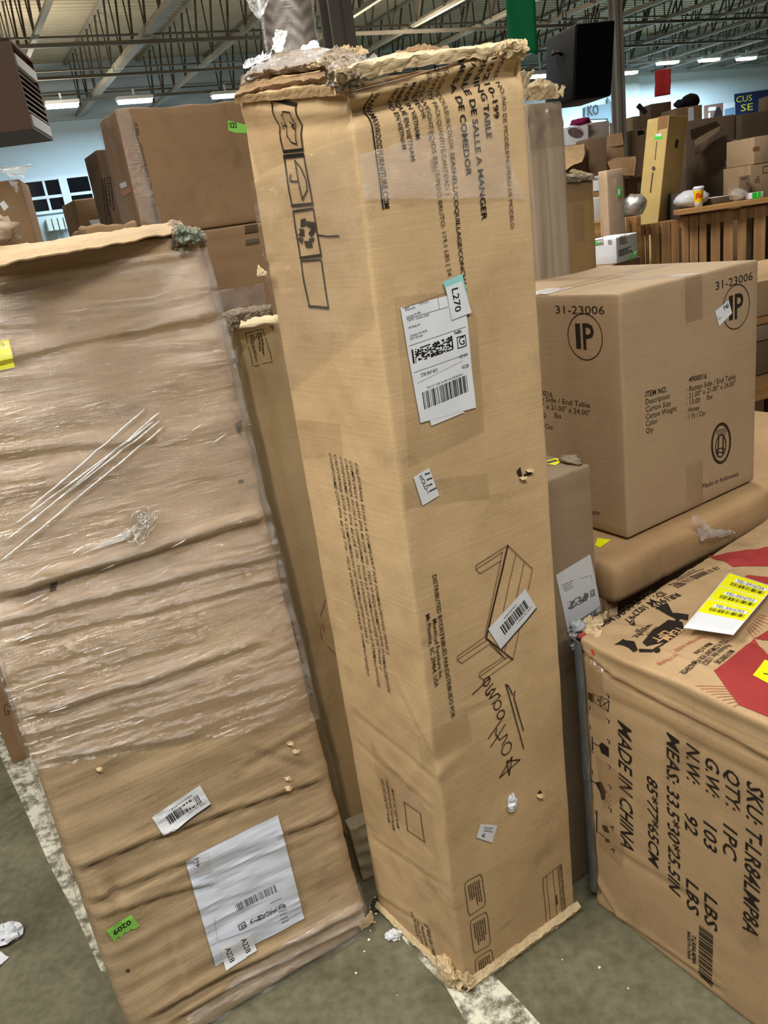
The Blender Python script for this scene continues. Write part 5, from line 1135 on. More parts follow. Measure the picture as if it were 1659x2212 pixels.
# the lying carton with a rolled edge, and the dark carton below
P = onz(1322, 1222, .855)
D = Carton('lying_carton', 'long brown carton with rounded rolled edges lying under the end table carton', 'box', (P.x, P.y, .735), 30.4, (1.35, .60, .118))
D.disp = {'F': lambda u, v: .008 * N(u * 5, v * 8, 3) - .005 * math.exp(-((u - .19) / .005) ** 2) - .006 * math.exp(-((v - .062 - .01 * N(u * 6, 3)) / .006) ** 2), 'T': lambda u, v: -.001 + .0}
D.body(card('lying_board', (176, 134, 90)), r=.030, step=.02)
g = D.layer('yellow_tag', YEL, .0012); g.quad('T', [(1291, 1162), (1320, 1166), (1296, 1183), (1285, 1178)], 3, 3); g.done()
q = D.uv('F', (1520, 1150)); 
sheet('film_scrap', [[fpx(D, 'F', q_, o_) for q_, o_ in r_] for r_ in ([((1490, 1122), .004), ((1498, 1116), .006), ((1506, 1120), .004)], [((1500, 1146), .004), ((1516, 1146), .012), ((1532, 1146), .004)], [((1508, 1164), .006), ((1545, 1160), .018), ((1592, 1148), .006)])], WRAP2, D.root, 0, .012, 26, .006, 8, 71)
m = MB(); m.box((.004, .03, -.73), (.016, .56, .03)); m.box((.004, .03, -.73), (.045, .042, .03)); m.build('end_panel', KRAFT_G, D.root)
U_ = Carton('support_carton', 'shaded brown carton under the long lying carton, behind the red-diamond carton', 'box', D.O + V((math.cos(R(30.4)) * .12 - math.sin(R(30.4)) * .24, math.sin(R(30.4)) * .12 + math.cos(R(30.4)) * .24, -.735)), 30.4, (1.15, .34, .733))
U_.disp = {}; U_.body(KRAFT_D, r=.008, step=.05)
# tall grey-brown carton between the two
B0 = onz(1247, 1905); n = V((math.sin(R(30)), -math.cos(R(30)), 0)); TRw = onplane(1276, 1003, B0, n); a_ = V((math.cos(R(30)), math.sin(R(30)), 0))
_n = V((T.b.y, -T.b.x, 0)); wd = ((TRw - _rt).dot(_n) - .012) / a_.dot(_n); O = TRw - a_ * wd; hz = TRw.z
G = Carton('grey_brown_carton', 'tall greyish carton with a white shipping label, behind the right edge of the table carton', 'box', (O.x, O.y, 0), 30, (wd, .16, hz))
G.disp = {'F': lambda u, v: .003 * N(u * 5, v * 5, 1) - .005 * math.exp(-((v - hz + .055) / .006) ** 2) - .004 * math.exp(-((v - hz + .40 - .15 * u) / .005) ** 2), 'T': lambda u, v: .004 * N(u * 16, v * 16)}
G.body(KRAFT_GR, r=.006, step=.014)
g = G.layer('shipping_label', plain('label_paper_soft', (200, 204, 212), .5), .0012); k9 = lambda pts: [(1150 + x * .30681, 940 + y * .30681) for x, y in pts]
g.quad('F', k9([(165, 985), (405, 838), (485, 1235), (255, 1400)]), 6, 8); to = g.done(); p = G.layer('label_print', INK_G, .0018)
p.cells('F', k9([(245, 1180), (388, 1100), (395, 1155), (255, 1235)]), 30, 8, 2); p.line('F', k9([(405, 1095), (432, 1085), (436, 1125), (410, 1138)]), .002, closed=True); p.text('F', 'G', k9([(412, 1130)])[0], k9([(432, 1120)])[0], .010, bold=.02)
p.bars('F', k9([(280, 1330), (450, 1225), (455, 1265), (290, 1375)]), 22, 3); p.small('F', k9([(210, 1050), (300, 1010), (310, 1070), (225, 1110)]), 4, 5, fill=.3); p.line('F', k9([(330, 1010), (410, 985), (418, 1030)]), .0006); o = p.done(); o.parent = to
g = G.layer('yellow_tag', YEL, .0012); g.quad('T', [(1160, 1000), (1200, 990), (1226, 993), (1200, 1007)], 3, 3); to = g.done(); p = G.layer('tag_print', INK_F, .0018); p.quad('T', [(1172, 1000), (1200, 994), (1205, 998), (1185, 1003)], 1, 1); o = p.done(); o.parent = to
lump('torn_corner', G.loc(wd - .012, .05, hz + .004), (.020, .030, .010), TORN_D, G.root, .5, 2, 8, 16)

# ================================================================== BEHIND, LEFT
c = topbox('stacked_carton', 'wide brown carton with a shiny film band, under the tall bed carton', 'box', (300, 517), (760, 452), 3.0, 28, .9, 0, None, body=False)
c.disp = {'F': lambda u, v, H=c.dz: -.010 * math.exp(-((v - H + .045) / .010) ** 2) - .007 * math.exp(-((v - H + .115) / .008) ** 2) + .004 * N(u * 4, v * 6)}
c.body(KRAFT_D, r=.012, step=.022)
g = c.layer('stretch_wrap', WRAP, .004); q = [c.uv('F', p) for p in ((452, 690), (575, 668), (568, 612), (440, 632))]; g.quad('F', [tuple(x) for x in q], 30, 26, False, .020); g.done(True)
g = c.layer('tape_strip', plain('dark_tape', (92, 78, 62), .4), .0015); g.poly('F', [(528, 488), (556, 484), (560, 526), (531, 531)]); g.done()
HB = c.dz
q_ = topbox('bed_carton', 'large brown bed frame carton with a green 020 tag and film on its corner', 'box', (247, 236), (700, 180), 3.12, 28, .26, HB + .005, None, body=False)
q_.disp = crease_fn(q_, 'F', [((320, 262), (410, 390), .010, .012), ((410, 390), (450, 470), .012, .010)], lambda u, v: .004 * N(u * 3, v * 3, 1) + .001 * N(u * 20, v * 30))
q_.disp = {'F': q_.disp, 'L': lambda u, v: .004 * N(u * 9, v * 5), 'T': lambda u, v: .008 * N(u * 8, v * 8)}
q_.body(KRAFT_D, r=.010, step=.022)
g = q_.layer('printed_text', INK_F, .001); kq = lambda x, y: (220 + x * .22905, 200 + y * .22905)
g.text('F', 'QUEEN', kq(272, 288), kq(298, 405), .022, bold=.02); g.text('F', '12" WOOD PLATFORM BED WITH HEADBOARD', kq(330, 482), kq(512, 1235), .016, bold=.015); g.line('F', [kq(312, 345), kq(540, 1240)], .004); g.done()
g = q_.layer('number_tag', GRN, .001); g.poly('F', [(492, 260), (540, 272), (540, 288), (508, 287), (493, 282)]); to = g.done(); p = q_.layer('tag_print', INK, .0016); p.text('F', '020', kq(1205, 334), kq(1274, 334), .019, bold=.02); o = p.done(); o.parent = to
g = q_.layer('stretch_wrap', WRAP, .005); g.quad('L', [(0, .02), (q_.dy, .02), (q_.dy, q_.dz - .01), (0, q_.dz - .01)], 12, 50, False, .012); g.quad('F', [(0, .02), (.075, .02), (.05, q_.dz), (0, q_.dz)], 8, 50, False, .012); g.done(True)
g = q_.layer('small_label', PAPER, .0015); g.poly('L', [(259, 397), (272, 391), (275, 402), (263, 408)]); g.done()
g = q_.layer('pink_label', plain('pink_label', (190, 128, 104), .5), .0014); g.poly('L', [(262, 412), (282, 402), (286, 414), (266, 424)]); g.done()
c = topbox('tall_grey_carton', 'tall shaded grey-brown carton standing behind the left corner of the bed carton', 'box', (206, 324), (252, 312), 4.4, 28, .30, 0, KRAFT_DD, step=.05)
g = c.layer('printed_text', INK, .001); g.small('F', [(240, 380), (252, 480), (228, 486), (216, 388)], 4, 8); g.done()
c = topbox('left_carton', 'brown carton with film over its top edge at the far left', 'box', (-150, 410), (43, 389), 3.55, 14, .30, 0, KRAFT_D, step=.05, disp={'F': lambda u, v: .003 * N(u * 4, v * 4)})
g = c.layer('white_label', PAPER, .001); g.poly('F', [(-1, 440), (8, 433), (19, 447), (9, 456)]); g.done()
sheet('film_scrap', [pxrow((-40, 384, 3.53), (10, 380, 3.53), (44, 392, 3.53)), pxrow((-40, 374, 3.6), (20, 370, 3.62), (62, 362, 3.72)), pxrow((-40, 370, 3.8), (20, 366, 3.8), (70, 364, 3.85))], WRAP2, c.root, 0, .02, 10, .01, 7, 81)
sheet('film_scrap', [pxrow((15, 388, 3.53), (28, 388, 3.53), (40, 388, 3.53)), pxrow((22, 405, 3.52), (32, 408, 3.52), (40, 405, 3.52)), pxrow((28, 420, 3.52), (32, 423, 3.52), (36, 420, 3.52))], WRAP2, c.root, 0, .02, 12, .01, 6, 82)
c = topbox('taped_carton', 'brown taped carton with a white label, below the dark window', 'box', (158, 432), (238, 419), 5.0, 28, .4, 0, KRAFT_D, step=.1)
g = c.layer('white_label', PAPER, .002); g.poly('F', [(192, 476), (231, 471), (232, 485), (200, 490)]); g.done()
g = c.layer('tape_strip', WRAP, .004); g.quad('F', [(205, 425), (222, 423), (222, 455), (210, 455)], 4, 6, True, .02); g.done()
c = topbox('low_open_carton', 'low brown carton with torn flaps just behind the big wrapped carton', 'box', (185, 492), (296, 478), 2.62, 28, .25, 0, KRAFT_D, step=.03, disp={'T': lambda u, v: .02 * N(u * 14, v * 14), 'F': lambda u, v: .003 * N(u * 8, v * 8)})
lump('crumpled_board', at(142, 508, 2.6), (.045, .03, .03), TORN_D, None, .6, 2.2, 9, 22)
o = COL.objects[-1] if False else bpy.data.objects['crumpled_board']; tag(o, 'crumpled scrap of torn board on top of the big wrapped carton', 'scrap')
o.location = W.O + W.M @ V((.23, .10, 1.735)) + V((0, 0, .045))
# carton on the floor at the left edge
O = onz(28, 1652)
c = Carton('floor_carton', 'plain brown carton on the floor at the lower left, with a recycling mark', 'box', O, 30, (.45, .40, .48)); c.disp = {'F': lambda u, v: .002 * N(u * 5, v * 5)}; c.body(KRAFT_D, r=.006, step=.03)
g = c.layer('printed_mark', INK_F, .0008); g.line('F', rounded([(8, 1524), (36, 1511), (40, 1533), (12, 1546)]), .003, closed=True)
for q in ([(16, 1526), (23, 1520), (27, 1528), (21, 1528)], [(26, 1522), (33, 1526), (30, 1534)], [(15, 1532), (26, 1536), (17, 1541)]): g.poly('F', q)
g.done()
# ------------------------------------------------------------------ rolled rug behind the tall carton
a, b = at(570, 60, 2.35), at(680, 60, 2.35); rr = (b - a).length / 2; c0 = (a + b) / 2
def rug_mat():
    m, nt, out = newmat('rug_pattern'); L = nt.links.new
    p = nd(nt, 'ShaderNodeBsdfPrincipled'); p.inputs['Roughness'].default_value = .5; tc = nd(nt, 'ShaderNodeTexCoord')
    wv = nd(nt, 'ShaderNodeTexWave', wave_type='BANDS', bands_direction='Z', wave_profile='TRI'); wv.inputs['Scale'].default_value = 9; wv.inputs['Distortion'].default_value = 0
    sx = nd(nt, 'ShaderNodeSeparateXYZ'); L(tc.outputs['Object'], sx.inputs[0])
    m1 = nd(nt, 'ShaderNodeMath', operation='PINGPONG'); m1.inputs[1].default_value = .035; L(sx.outputs[0], m1.inputs[0])
    m2 = nd(nt, 'ShaderNodeMath', operation='ADD'); L(sx.outputs[2], m2.inputs[0]); L(m1.outputs[0], m2.inputs[1])
    cb = nd(nt, 'ShaderNodeCombineXYZ'); L(m2.outputs[0], cb.inputs[2]); L(cb.outputs[0], wv.inputs[0])
    ns = nd(nt, 'ShaderNodeTexNoise'); ns.inputs['Scale'].default_value = 30; L(tc.outputs['Object'], ns.inputs['Vector'])
    ml = nd(nt, 'ShaderNodeMath', operation='MULTIPLY'); L(wv.outputs['Fac'], ml.inputs[0]); L(ns.outputs['Fac'], ml.inputs[1])
    rp = nd(nt, 'ShaderNodeValToRGB'); e = rp.color_ramp.elements; e[0].position = .1; e[1].position = .5; e[0].color = lin((92, 82, 76)) + (1,); e[1].color = lin((158, 146, 138)) + (1,)
    L(ml.outputs[0], rp.inputs[0]); L(rp.outputs[0], p.inputs[0]); L(p.outputs[0], out.inputs[0]); return m
root = empty('rolled_rug', (c0.x, c0.y, 0), 0, label='grey patterned rug roll in clear plastic, standing behind the tall table carton', cat='rug')
m = MB(); m.tube([(0, 0, z) for z in (0, .5, 1, 1.5, 2, 2.5, 2.62)], rr, 32); m.build('roll', rug_mat(), root, True)
m = MB(); m.tube([(.004 * N(z * 9), .004 * N(z * 9, 4), z) for z in [i * .04 for i in range(66)]], [rr + .005 + .003 * N(i * .8) for i in range(66)], 32, False); m.build('plastic_sleeve', WRAP, root, True)
sheet('plastic_scrap', [pxrow((520, -40, 2.3), (560, -40, 2.27), (590, -40, 2.26)), pxrow((530, 5, 2.27), (560, 10, 2.25), (582, 0, 2.25)), pxrow((548, 36, 2.26), (558, 41, 2.25), (566, 34, 2.25))], WRAPW, root, 0, .01, 20, .004, 6, 91)

# ================================================================== BEHIND, RIGHT
c = topbox('narrow_pale_carton', 'tall narrow grey-white carton with vertical folds and a torn tan top', 'box', (1137, 224), (1215, 210), 2.66, 30, .10, 0, None, body=False)
c.disp = {'F': lambda u, v: .004 * N(u * 40, v * 2, 1) - .008 * math.exp(-((u - .075) / .006) ** 2) - .006 * math.exp(-((u - .045) / .005) ** 2) + (.008 * N(u * 30, v * 30, 5) if v > 1.9 else 0)}
c.body(KRAFT_P, r=.008, step=.012)
g = c.layer('tape_strip', TAPE, .002); g.quad('F', [(0, c.dz - .13), (c.dx, c.dz - .13), (c.dx, c.dz - .02), (0, c.dz - .02)], 6, 6, False, .004); g.done(True)
sheet('torn_flap', [pxrow((1134, 222, 2.66), (1165, 216, 2.68), (1200, 212, 2.7), (1216, 208, 2.72)), pxrow((1138, 196, 2.64), (1162, 182, 2.66), (1195, 188, 2.68), (1202, 200, 2.70)), pxrow((1140, 186, 2.70), (1160, 172, 2.70), (1188, 180, 2.74), (1204, 190, 2.74))], TORN, c.root, .004, .010, 22, .010, 5, 101)
sheet('torn_flap', [pxrow((1124, 208, 2.6), (1132, 206, 2.62), (1142, 212, 2.64)), pxrow((1122, 158, 2.6), (1134, 176, 2.62), (1140, 186, 2.64)), pxrow((1130, 152, 2.62), (1136, 168, 2.62), (1152, 150, 2.66))], TORN, c.root, .004, .010, 22, .008, 5, 102)
sheet('torn_flap', [pxrow((1204, 202, 2.7), (1210, 205, 2.7), (1214, 212, 2.7)), pxrow((1210, 192, 2.7), (1214, 196, 2.7), (1217, 200, 2.7)), pxrow((1212, 186, 2.7), (1216, 186, 2.7), (1220, 188, 2.7))], TORN, c.root, .004, .004, 40, .004, 5, 103)
c = topbox('taped_tan_carton', 'tall tan carton with brown tape and torn pale flaps, beside the narrow grey-white carton', 'box', (1211, 392), (1281, 384), 3.35, 26, .20, 0, KRAFT_D if False else card('tan_taped', (168, 126, 76)), step=.03, disp={'F': lambda u, v: .003 * N(u * 12, v * 12)})
g = c.layer('tape_strip', TAPE, .0015); g.quad('F', [(1218, 398), (1276, 392), (1278, 432), (1220, 440)], 6, 6, True, .004); g.quad('F', [(1236, 440), (1260, 438), (1264, 520), (1240, 522)], 4, 8, True, .004); g.done(True)
sheet('torn_flap', [pxrow((1211, 396, 3.34), (1245, 394, 3.36), (1281, 388, 3.4)), pxrow((1212, 384, 3.33), (1245, 386, 3.35), (1280, 380, 3.4)), pxrow((1216, 378, 3.4), (1245, 376, 3.42), (1276, 378, 3.46))], TORN_D, c.root, .005, .012, 18, .01, 5, 104)
sheet('torn_flap', [pxrow((1228, 372, 3.4), (1250, 378, 3.42), (1272, 384, 3.44)), pxrow((1236, 366, 3.42), (1252, 370, 3.44), (1274, 376, 3.46))], plain('pale_wood', (214, 196, 150), .7), c.root, .006, .004, 18, .003, 4, 105)
# row of opened cartons behind
def cb(*a, **k): return topbox(*a, **k)
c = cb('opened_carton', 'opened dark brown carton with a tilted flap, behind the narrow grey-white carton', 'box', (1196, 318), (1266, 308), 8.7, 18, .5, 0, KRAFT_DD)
sheet('flap', [pxrow((1200, 320, 8.66), (1232, 316, 8.7), (1262, 312, 8.72)), pxrow((1206, 352, 8.4), (1236, 344, 8.4), (1262, 338, 8.42)), pxrow((1210, 378, 8.3), (1232, 360, 8.28), (1258, 350, 8.3))], card('flap_tan', (158, 122, 82)), c.root, .006, .01, 6, .0, 5, 111)
c = cb('brown_carton', 'dark brown carton with an open inside, left of the column foot', 'box', (1267, 300), (1309, 293), 8.9, 10, .25, 0, KRAFT_DD)
c = cb('flapped_carton', 'brown carton with upright flaps in front of the steel column', 'box', (1313, 318), (1349, 312), 9.2, 18, .3, 0, KRAFT_D)
sheet('flap', [pxrow((1311, 318, 9.2), (1330, 316, 9.22), (1347, 312, 9.24)), pxrow((1313, 292, 9.26), (1328, 289, 9.28), (1343, 287, 9.3))], KRAFT_D, c.root, .006, .004, 8, 0, 4, 112)
sheet('flap', [pxrow((1310, 345, 9.1), (1335, 341, 9.1), (1372, 338, 9.15)), pxrow((1312, 352, 8.95), (1338, 348, 8.95), (1374, 344, 8.98)), pxrow((1322, 376, 8.9), (1345, 378, 8.9), (1370, 380, 8.93))], KRAFT_D, c.root, .006, .004, 8, 0, 4, 113)
c = cb('picture_carton', 'white carton with a round red-brown picture on its side', 'box', (1212, 277), (1270, 265), 10.0, 18, .5, 0, WHITE)
g = c.layer('printed_picture', plain('picture_brown', (112, 92, 92), .6, var=.5, scale=14), .002); g.poly('F', ell(1243, 287, 17, 11, .3)[:-1]); g.done()
g = c.layer('picture_rim', plain('picture_red', (190, 110, 100), .6), .003); g.line('F', ell(1243, 285, 18, 12, .3, 180, 360), .008); g.done()
c = cb('beige_carton', 'beige-grey carton left of the steel column', 'box', (1271, 266), (1316, 258), 10.4, 16, .5, 0, card('beige_board', (172, 150, 130)))
lump('magenta_cloth', at(1254, 263, 10.25), (.12, .09, .04), plain('magenta', (132, 18, 78), .8), None, .5, 1.8, 3, 18); tag(bpy.data.objects['magenta_cloth'], 'magenta cloth lying on the white carton with a picture', 'cloth')
_w = [o for o in bpy.data.objects if o.name == 'picture_carton'][0]
sgn = empty('arrow_sign', onwall(1296, 250, .06), HALL_A - math.pi / 2, label='grey-green arrow shaped sign on the far white wall, pointing right', cat='sign')
inv = (Matrix.Translation(sgn.location) @ Matrix.Rotation(HALL_A - math.pi / 2, 4, 'Z')).inverted()
m = MB(); P = [inv @ onwall(x, y, .06) for x, y in ((1262, 232), (1311, 224), (1311, 210), (1332, 240), (1316, 272), (1312, 262), (1312, 256), (1262, 258))]; m.add(P, [tuple(range(len(P)))]); o = m.build('board', plain('sign_grey', (104, 122, 134), .6), sgn); o.modifiers.new('solid', 'SOLIDIFY').thickness = .03
gv, gf, x0, x1 = glyphs('KO', .03); A = inv @ onwall(1270, 250, .10); B_ = inv @ onwall(1294, 247, .10); e = (B_ - A); s_ = e.length / (x1 - x0); e.normalize()
m = MB(); m.add([A + e * ((x - x0) * s_) + V((0, 0, y * s_ * 1.25)) for x, y in gv], gf); m.build('lettering', plain('sign_ink', (40, 52, 60), .6), sgn)
# right of the column
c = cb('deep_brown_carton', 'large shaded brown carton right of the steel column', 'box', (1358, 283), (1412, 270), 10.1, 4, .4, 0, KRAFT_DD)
g = c.layer('hand_hole', BLACK, .002); g.poly('F', [(1376, 283), (1389, 281), (1393, 289), (1378, 293)]); g.done()
c = cb('grey_carton', 'grey-brown carton topped by a dark stick, in the back row', 'box', (1366, 252), (1403, 241), 10.7, 16, .5, 0, KRAFT_GR)
m = MB(); a, b = at(1378, 227, 10.9), at(1395, 245, 10.9); m.bar(a, b, .05, .05); o = m.build('dark_stick', plain('dark_tube', (44, 36, 40), .5)); tag(o, 'short dark stick standing askew on the grey-brown carton', 'stick')
c = cb('flat_brown_carton', 'brown carton with a grey edge lying on top of the back row', 'box', (1405, 225), (1450, 216), 11.7, 5, .35, 0, KRAFT_DD)
c = cb('labelled_carton', 'brown carton with a tall white label, at the top of the back row', 'box', (1459, 234), (1517, 226), 11.1, 5, .4, 0, KRAFT_D)
g = c.layer('white_label', PAPER, .003); g.poly('F', [(1486, 233), (1498, 231), (1499, 262), (1486, 262)]); g.done()
p_ = at(1491, 220, 11.3); lump('black_bag', p_ , (.12, .1, .10), BLACK, None, .1, 1.5, 3, 18); tag(bpy.data.objects['black_bag'], 'round black bag on top of the labelled carton', 'bag')
p_ = at(1468, 224, 11.3); lump('dark_clothing', p_, (.07, .07, .05), plain('navy', (30, 34, 48), .8), None, .3, 1.8, 4, 18); tag(bpy.data.objects['dark_clothing'], 'dark navy bundle beside the round black bag', 'clothing')
def board_px(name, label, cat, q, Y, mat, yaw=14, th=.02):
    P = onwall(q[0][0], q[0][1], .05); a = HALL_A - math.pi / 2; n = V((math.sin(a), -math.cos(a), 0)); C4 = [onplane(p[0], p[1], P, n) for p in q]; cen = sum(C4, V((0, 0, 0))) / 4
    root = empty(name, cen, a, label=label, cat=cat); inv = (Matrix.Translation(cen) @ Matrix.Rotation(a, 4, 'Z')).inverted(); L = [inv @ p for p in C4]
    m = MB(); m.add(L + [p + V((0, th, 0)) for p in L], [(0, 1, 2, 3), (7, 6, 5, 4), (0, 4, 5, 1), (1, 5, 6, 2), (2, 6, 7, 3), (3, 7, 4, 0)]); m.build('board', mat, root)
    def dec(nm, pts, mt, off=.004):
        m2 = MB(); m2.add([inv @ onplane(x, y, P, n) + V((0, -off, 0)) for x, y in pts], [tuple(range(len(pts)))]); return m2.build(nm, mt, root)
    def txt(nm, t, A, B, mt, hs=1.0, bold=.03):
        gv, gf, x0, x1 = glyphs(t, bold); a_, b_ = inv @ onplane(*A, P, n), inv @ onplane(*B, P, n); e = b_ - a_; s_ = e.length / (x1 - x0); e.normalize(); up = V((-e.z, 0, e.x))
        m2 = MB(); m2.add([a_ + e * ((x - x0) * s_) + up * (y * s_ * hs) + V((0, -.008, 0)) for x, y in gv], gf); return m2.build(nm, mt, root)
    return dec, txt
SIGNY = plain('sign_yellow', (240, 222, 60), .5)
dec, txt = board_px('blue_sign', 'dark blue sign with yellow letters above the brown wall of cartons', 'sign', [(1587, 203), (1668, 192), (1668, 238), (1588, 250)], 12.0, plain('sign_blue', (30, 42, 78), .6))
txt('lettering', 'CUS', (1590, 222), (1624, 217), SIGNY, .6, .0); txt('lettering', 'SE', (1600, 241), (1626, 237), SIGNY, .45, .0)
dec, txt = board_px('dark_poster', 'dark brown poster with a figure and white patches, left of the pale blue poster', 'poster', [(1522, 228), (1562, 222), (1562, 250), (1522, 257)], 13.0, plain('poster_brown', (120, 92, 84), .6))
dec('printed_figure', [(1540, 256), (1546, 236), (1553, 230), (1559, 240), (1560, 254)], plain('poster_dark', (38, 34, 38), .6)); dec('white_patches', [(1530, 232), (1546, 230), (1546, 238), (1530, 240)], PAPER); dec('white_patches', [(1530, 244), (1534, 243), (1534, 256), (1530, 257)], PAPER)
dec, txt = board_px('blue_poster', 'white and pale blue poster between the dark poster and the blue sign', 'poster', [(1563, 224), (1588, 220), (1588, 248), (1563, 252)], 12.0, WHITE)
dec('printed_picture', [(1565, 236), (1587, 231), (1587, 247), (1565, 250)], plain('poster_blue', (118, 150, 178), .6))
# wall of big cartons
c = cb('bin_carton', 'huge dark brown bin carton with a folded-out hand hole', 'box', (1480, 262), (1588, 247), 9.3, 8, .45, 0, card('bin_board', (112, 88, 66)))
g = c.layer('hand_hole', plain('hole_shadow', (60, 44, 32), .8), .004); g.poly('F', [(1491, 281), (1547, 262), (1556, 272), (1500, 303), (1492, 298)]); g.done()
sheet('flap', [pxrow((1499, 305, 9.22), (1528, 288, 9.24), (1557, 273, 9.26)), pxrow((1500, 316, 9.1), (1528, 302, 9.1), (1553, 282, 9.12)), pxrow((1501, 337, 9.1), (1525, 322, 9.1), (1545, 296, 9.12))], c.root.children[0].data.materials[0], c.root, .01, .01, 4, 0, 4, 121)
sheet('film_scrap', [pxrow((1578, 305, 9.1), (1590, 302, 9.1), (1600, 302, 9.1)), pxrow((1570, 332, 9.05), (1585, 335, 9.05), (1598, 330, 9.05)), pxrow((1568, 358, 9.08), (1580, 362, 9.08), (1592, 362, 9.1))], WRAP2, c.root, 0, .06, 5, .02, 8, 122)
c = cb('second_bin_carton', 'dark brown bin carton under the blue sign, right of the one with the hand hole', 'box', (1601, 247), (1680, 236), 9.3, 8, .45, 0, card('bin_board_b', (96, 74, 54)))
c2 = cb('top_carton', 'brown carton standing on the bin cartons in front of the blue sign', 'box', (1652, 209), (1690, 203), 9.45, -8, .2, c.dz + .004, KRAFT_DD)
# shelf of standing pallets
def pallet(label, x0, x1, top0, top1, Y0, Y1, slats, mat, rail=True, zb=0.0):
    a, b = at(x0, top0, Y0), at(x1, top1, Y1); d = V((b.x - a.x, b.y - a.y, 0)); Lw = d.length; yaw = math.atan2(d.y, d.x); zt = (a.z + b.z) / 2
    root = empty('standing_pallet', (a.x, a.y, zb), yaw, label=label, cat='pallet'); n = V((math.sin(yaw), -math.cos(yaw), 0)); e = d.normalized()
    for sx0, sx1, gap in slats:
        u0 = (onplane(sx0, 490, a, n) - a).dot(e); u1 = (onplane(sx1, 490, a, n) - a).dot(e)
        m = MB(); m.box((u0, -.02, gap), (u1, 0, zt - zb - .02)); bevel(m.build('slat', mat, root), .003)
    for z in (.05, (zt - zb) * .5, zt - zb - .12): m = MB(); m.box((0, .002, z), (Lw, .09, z + .1)); m.build('stringer', mat, root)
    return root, Lw, zt, e, a
r1 = pallet('old wooden pallet standing on edge left of the plank-topped one', 1377, 1466, 484, 468, 7.95, 8.05, [(1380, 1390, .5), (1393, 1399, .05), (1405, 1421, .0), (1428, 1446, 0), (1448, 1464, 0)], WOODP)
r2 = pallet('wooden pallet standing on edge under the plank with the paper cup', 1470, 1665, 462, 437, 7.95, 7.75, [(1472, 1487, 0), (1489, 1507, 0), (1510, 1526, 0), (1535, 1555, 0), (1563, 1583, 0), (1593, 1612, 0), (1628, 1653, 0)], WOODP)
a, b = at(1461, 452, 7.9), at(1700, 420, 7.7); d = V((b.x - a.x, b.y - a.y, 0)); yaw = math.atan2(d.y, d.x); ZP = a.z
root = empty('plank', (a.x, a.y, r2[2]), yaw, label='long light wooden plank lying along the top of the standing pallet', cat='plank'); m = MB(); m.box((0, -.10, 0), (d.length, .16, .045)); bevel(m.build('board', WOODH, root), .004); PT = r2[2] + .045
r3 = pallet('low wooden pallet standing behind the white carton', 1276, 1384, 480, 458, 7.6, 7.7, [(1280, 1300, 0), (1304, 1316, 0), (1350, 1358, 0), (1372, 1382, 0)], WOODH)
def onplank(px, back=0.0):
    q = onplane(px, 440, a, V((math.sin(yaw), -math.cos(yaw), 0))); return V((q.x, q.y, PT)) + V((-math.sin(yaw), math.cos(yaw), 0)) * back
# paper cup
P = onplank(1509); root = empty('paper_cup', P, 0, label='yellow paper cup with red lettering standing on the plank', cat='cup')
prof = [(0, .0), (.034, .0), (.047, .165), (.049, .168), (.049, .172), (.046, .172)]
def lathe(name, prof, mat, parent, n=28):
    vs = []; fs = []
    for r_, z in prof:
        for k in range(n): vs.append((r_ * math.cos(2 * math.pi * k / n), r_ * math.sin(2 * math.pi * k / n), z))
    for i in range(len(prof) - 1):
        for k in range(n): fs.append((i * n + k, i * n + (k + 1) % n, (i + 1) * n + (k + 1) % n, (i + 1) * n + k))
    return mesh(name, vs, fs, mat, parent, True)
lathe('cup_body', [(0, 0), (.034, 0), (.0372, .045), (.0374, .0455)], WHITE, root); lathe('printed_band', [(.0372, .045), (.0455, .15)], plain('cup_yellow', (246, 206, 20), .5), root); lathe('cup_top', [(.0455, .15), (.047, .168)], WHITE, root)
lathe('lid', [(.050, .166), (.050, .176), (.044, .178), (.042, .186), (0, .186)], WHITE, root)
gv, gf, x0, x1 = glyphs('Bo', .04); m = MB(); vs = []
for x, y in gv:
    xx = (x - (x0 + x1) / 2) * .075; z = .078 + y * .075 + xx * .25; rr_ = .0372 + (z - .045) * .079 + .001; an = -math.pi / 2 - .1 + xx / rr_; vs.append((rr_ * math.cos(an), rr_ * math.sin(an), z))
m.add(vs, gf); m.build('lettering', plain('cup_red', (214, 40, 30), .5), root)
# things on and behind the plank
P = onplank(1509, .20); o = lump('white_bag', P + V((0, .05, .075)), (.165, .13, .085), plain('bag_white', (206, 212, 222), .35, .4), None, .12, 2, 4, 26); tag(o, 'round stuffed white plastic bag behind the paper cup', 'bag')
c = cb('green_striped_box', 'small white box with bright green stripes on the plank at the right', 'box', (1623, 417), (1650, 412), 7.82, 4, .10, PT, WHITE)
g = c.layer('green_stripe', plain('stripe_green', (40, 230, 60), .5), .001); g.quad('F', [(.01, .0), (.055, .0), (.055, c.dz), (.01, c.dz)], 1, 1, False); g.quad('F', [(.065, .0), (.095, .0), (.095, c.dz), (.065, c.dz)], 1, 1, False); g.done()
c = cb('dark_slab', 'dark slab with a white sheet on it, right of the white bag', 'slab', (1532, 430), (1586, 424), 8.05, 6, .35, PT - .04, KRAFT_DD)
g = c.layer('white_sheet', PAPER, .003); g.quad('T', [(0, 0), (c.dx, 0), (c.dx, c.dy), (0, c.dy)], 1, 1, False); g.done()
c = cb('grey_slab', 'dark grey wrapped slab behind the leaning tan carton', 'slab', (1462, 418), (1496, 414), 8.25, 6, .3, PT - .10, plain('slab_grey', (84, 78, 72), .5))
S2 = cb('kraft_carton', 'tan carton in the lower tier of the stack at the right edge', 'box', (1621, 357), (1690, 347), 8.15, 8, .45, PT - .04, card('stack_tan', (176, 138, 100)))
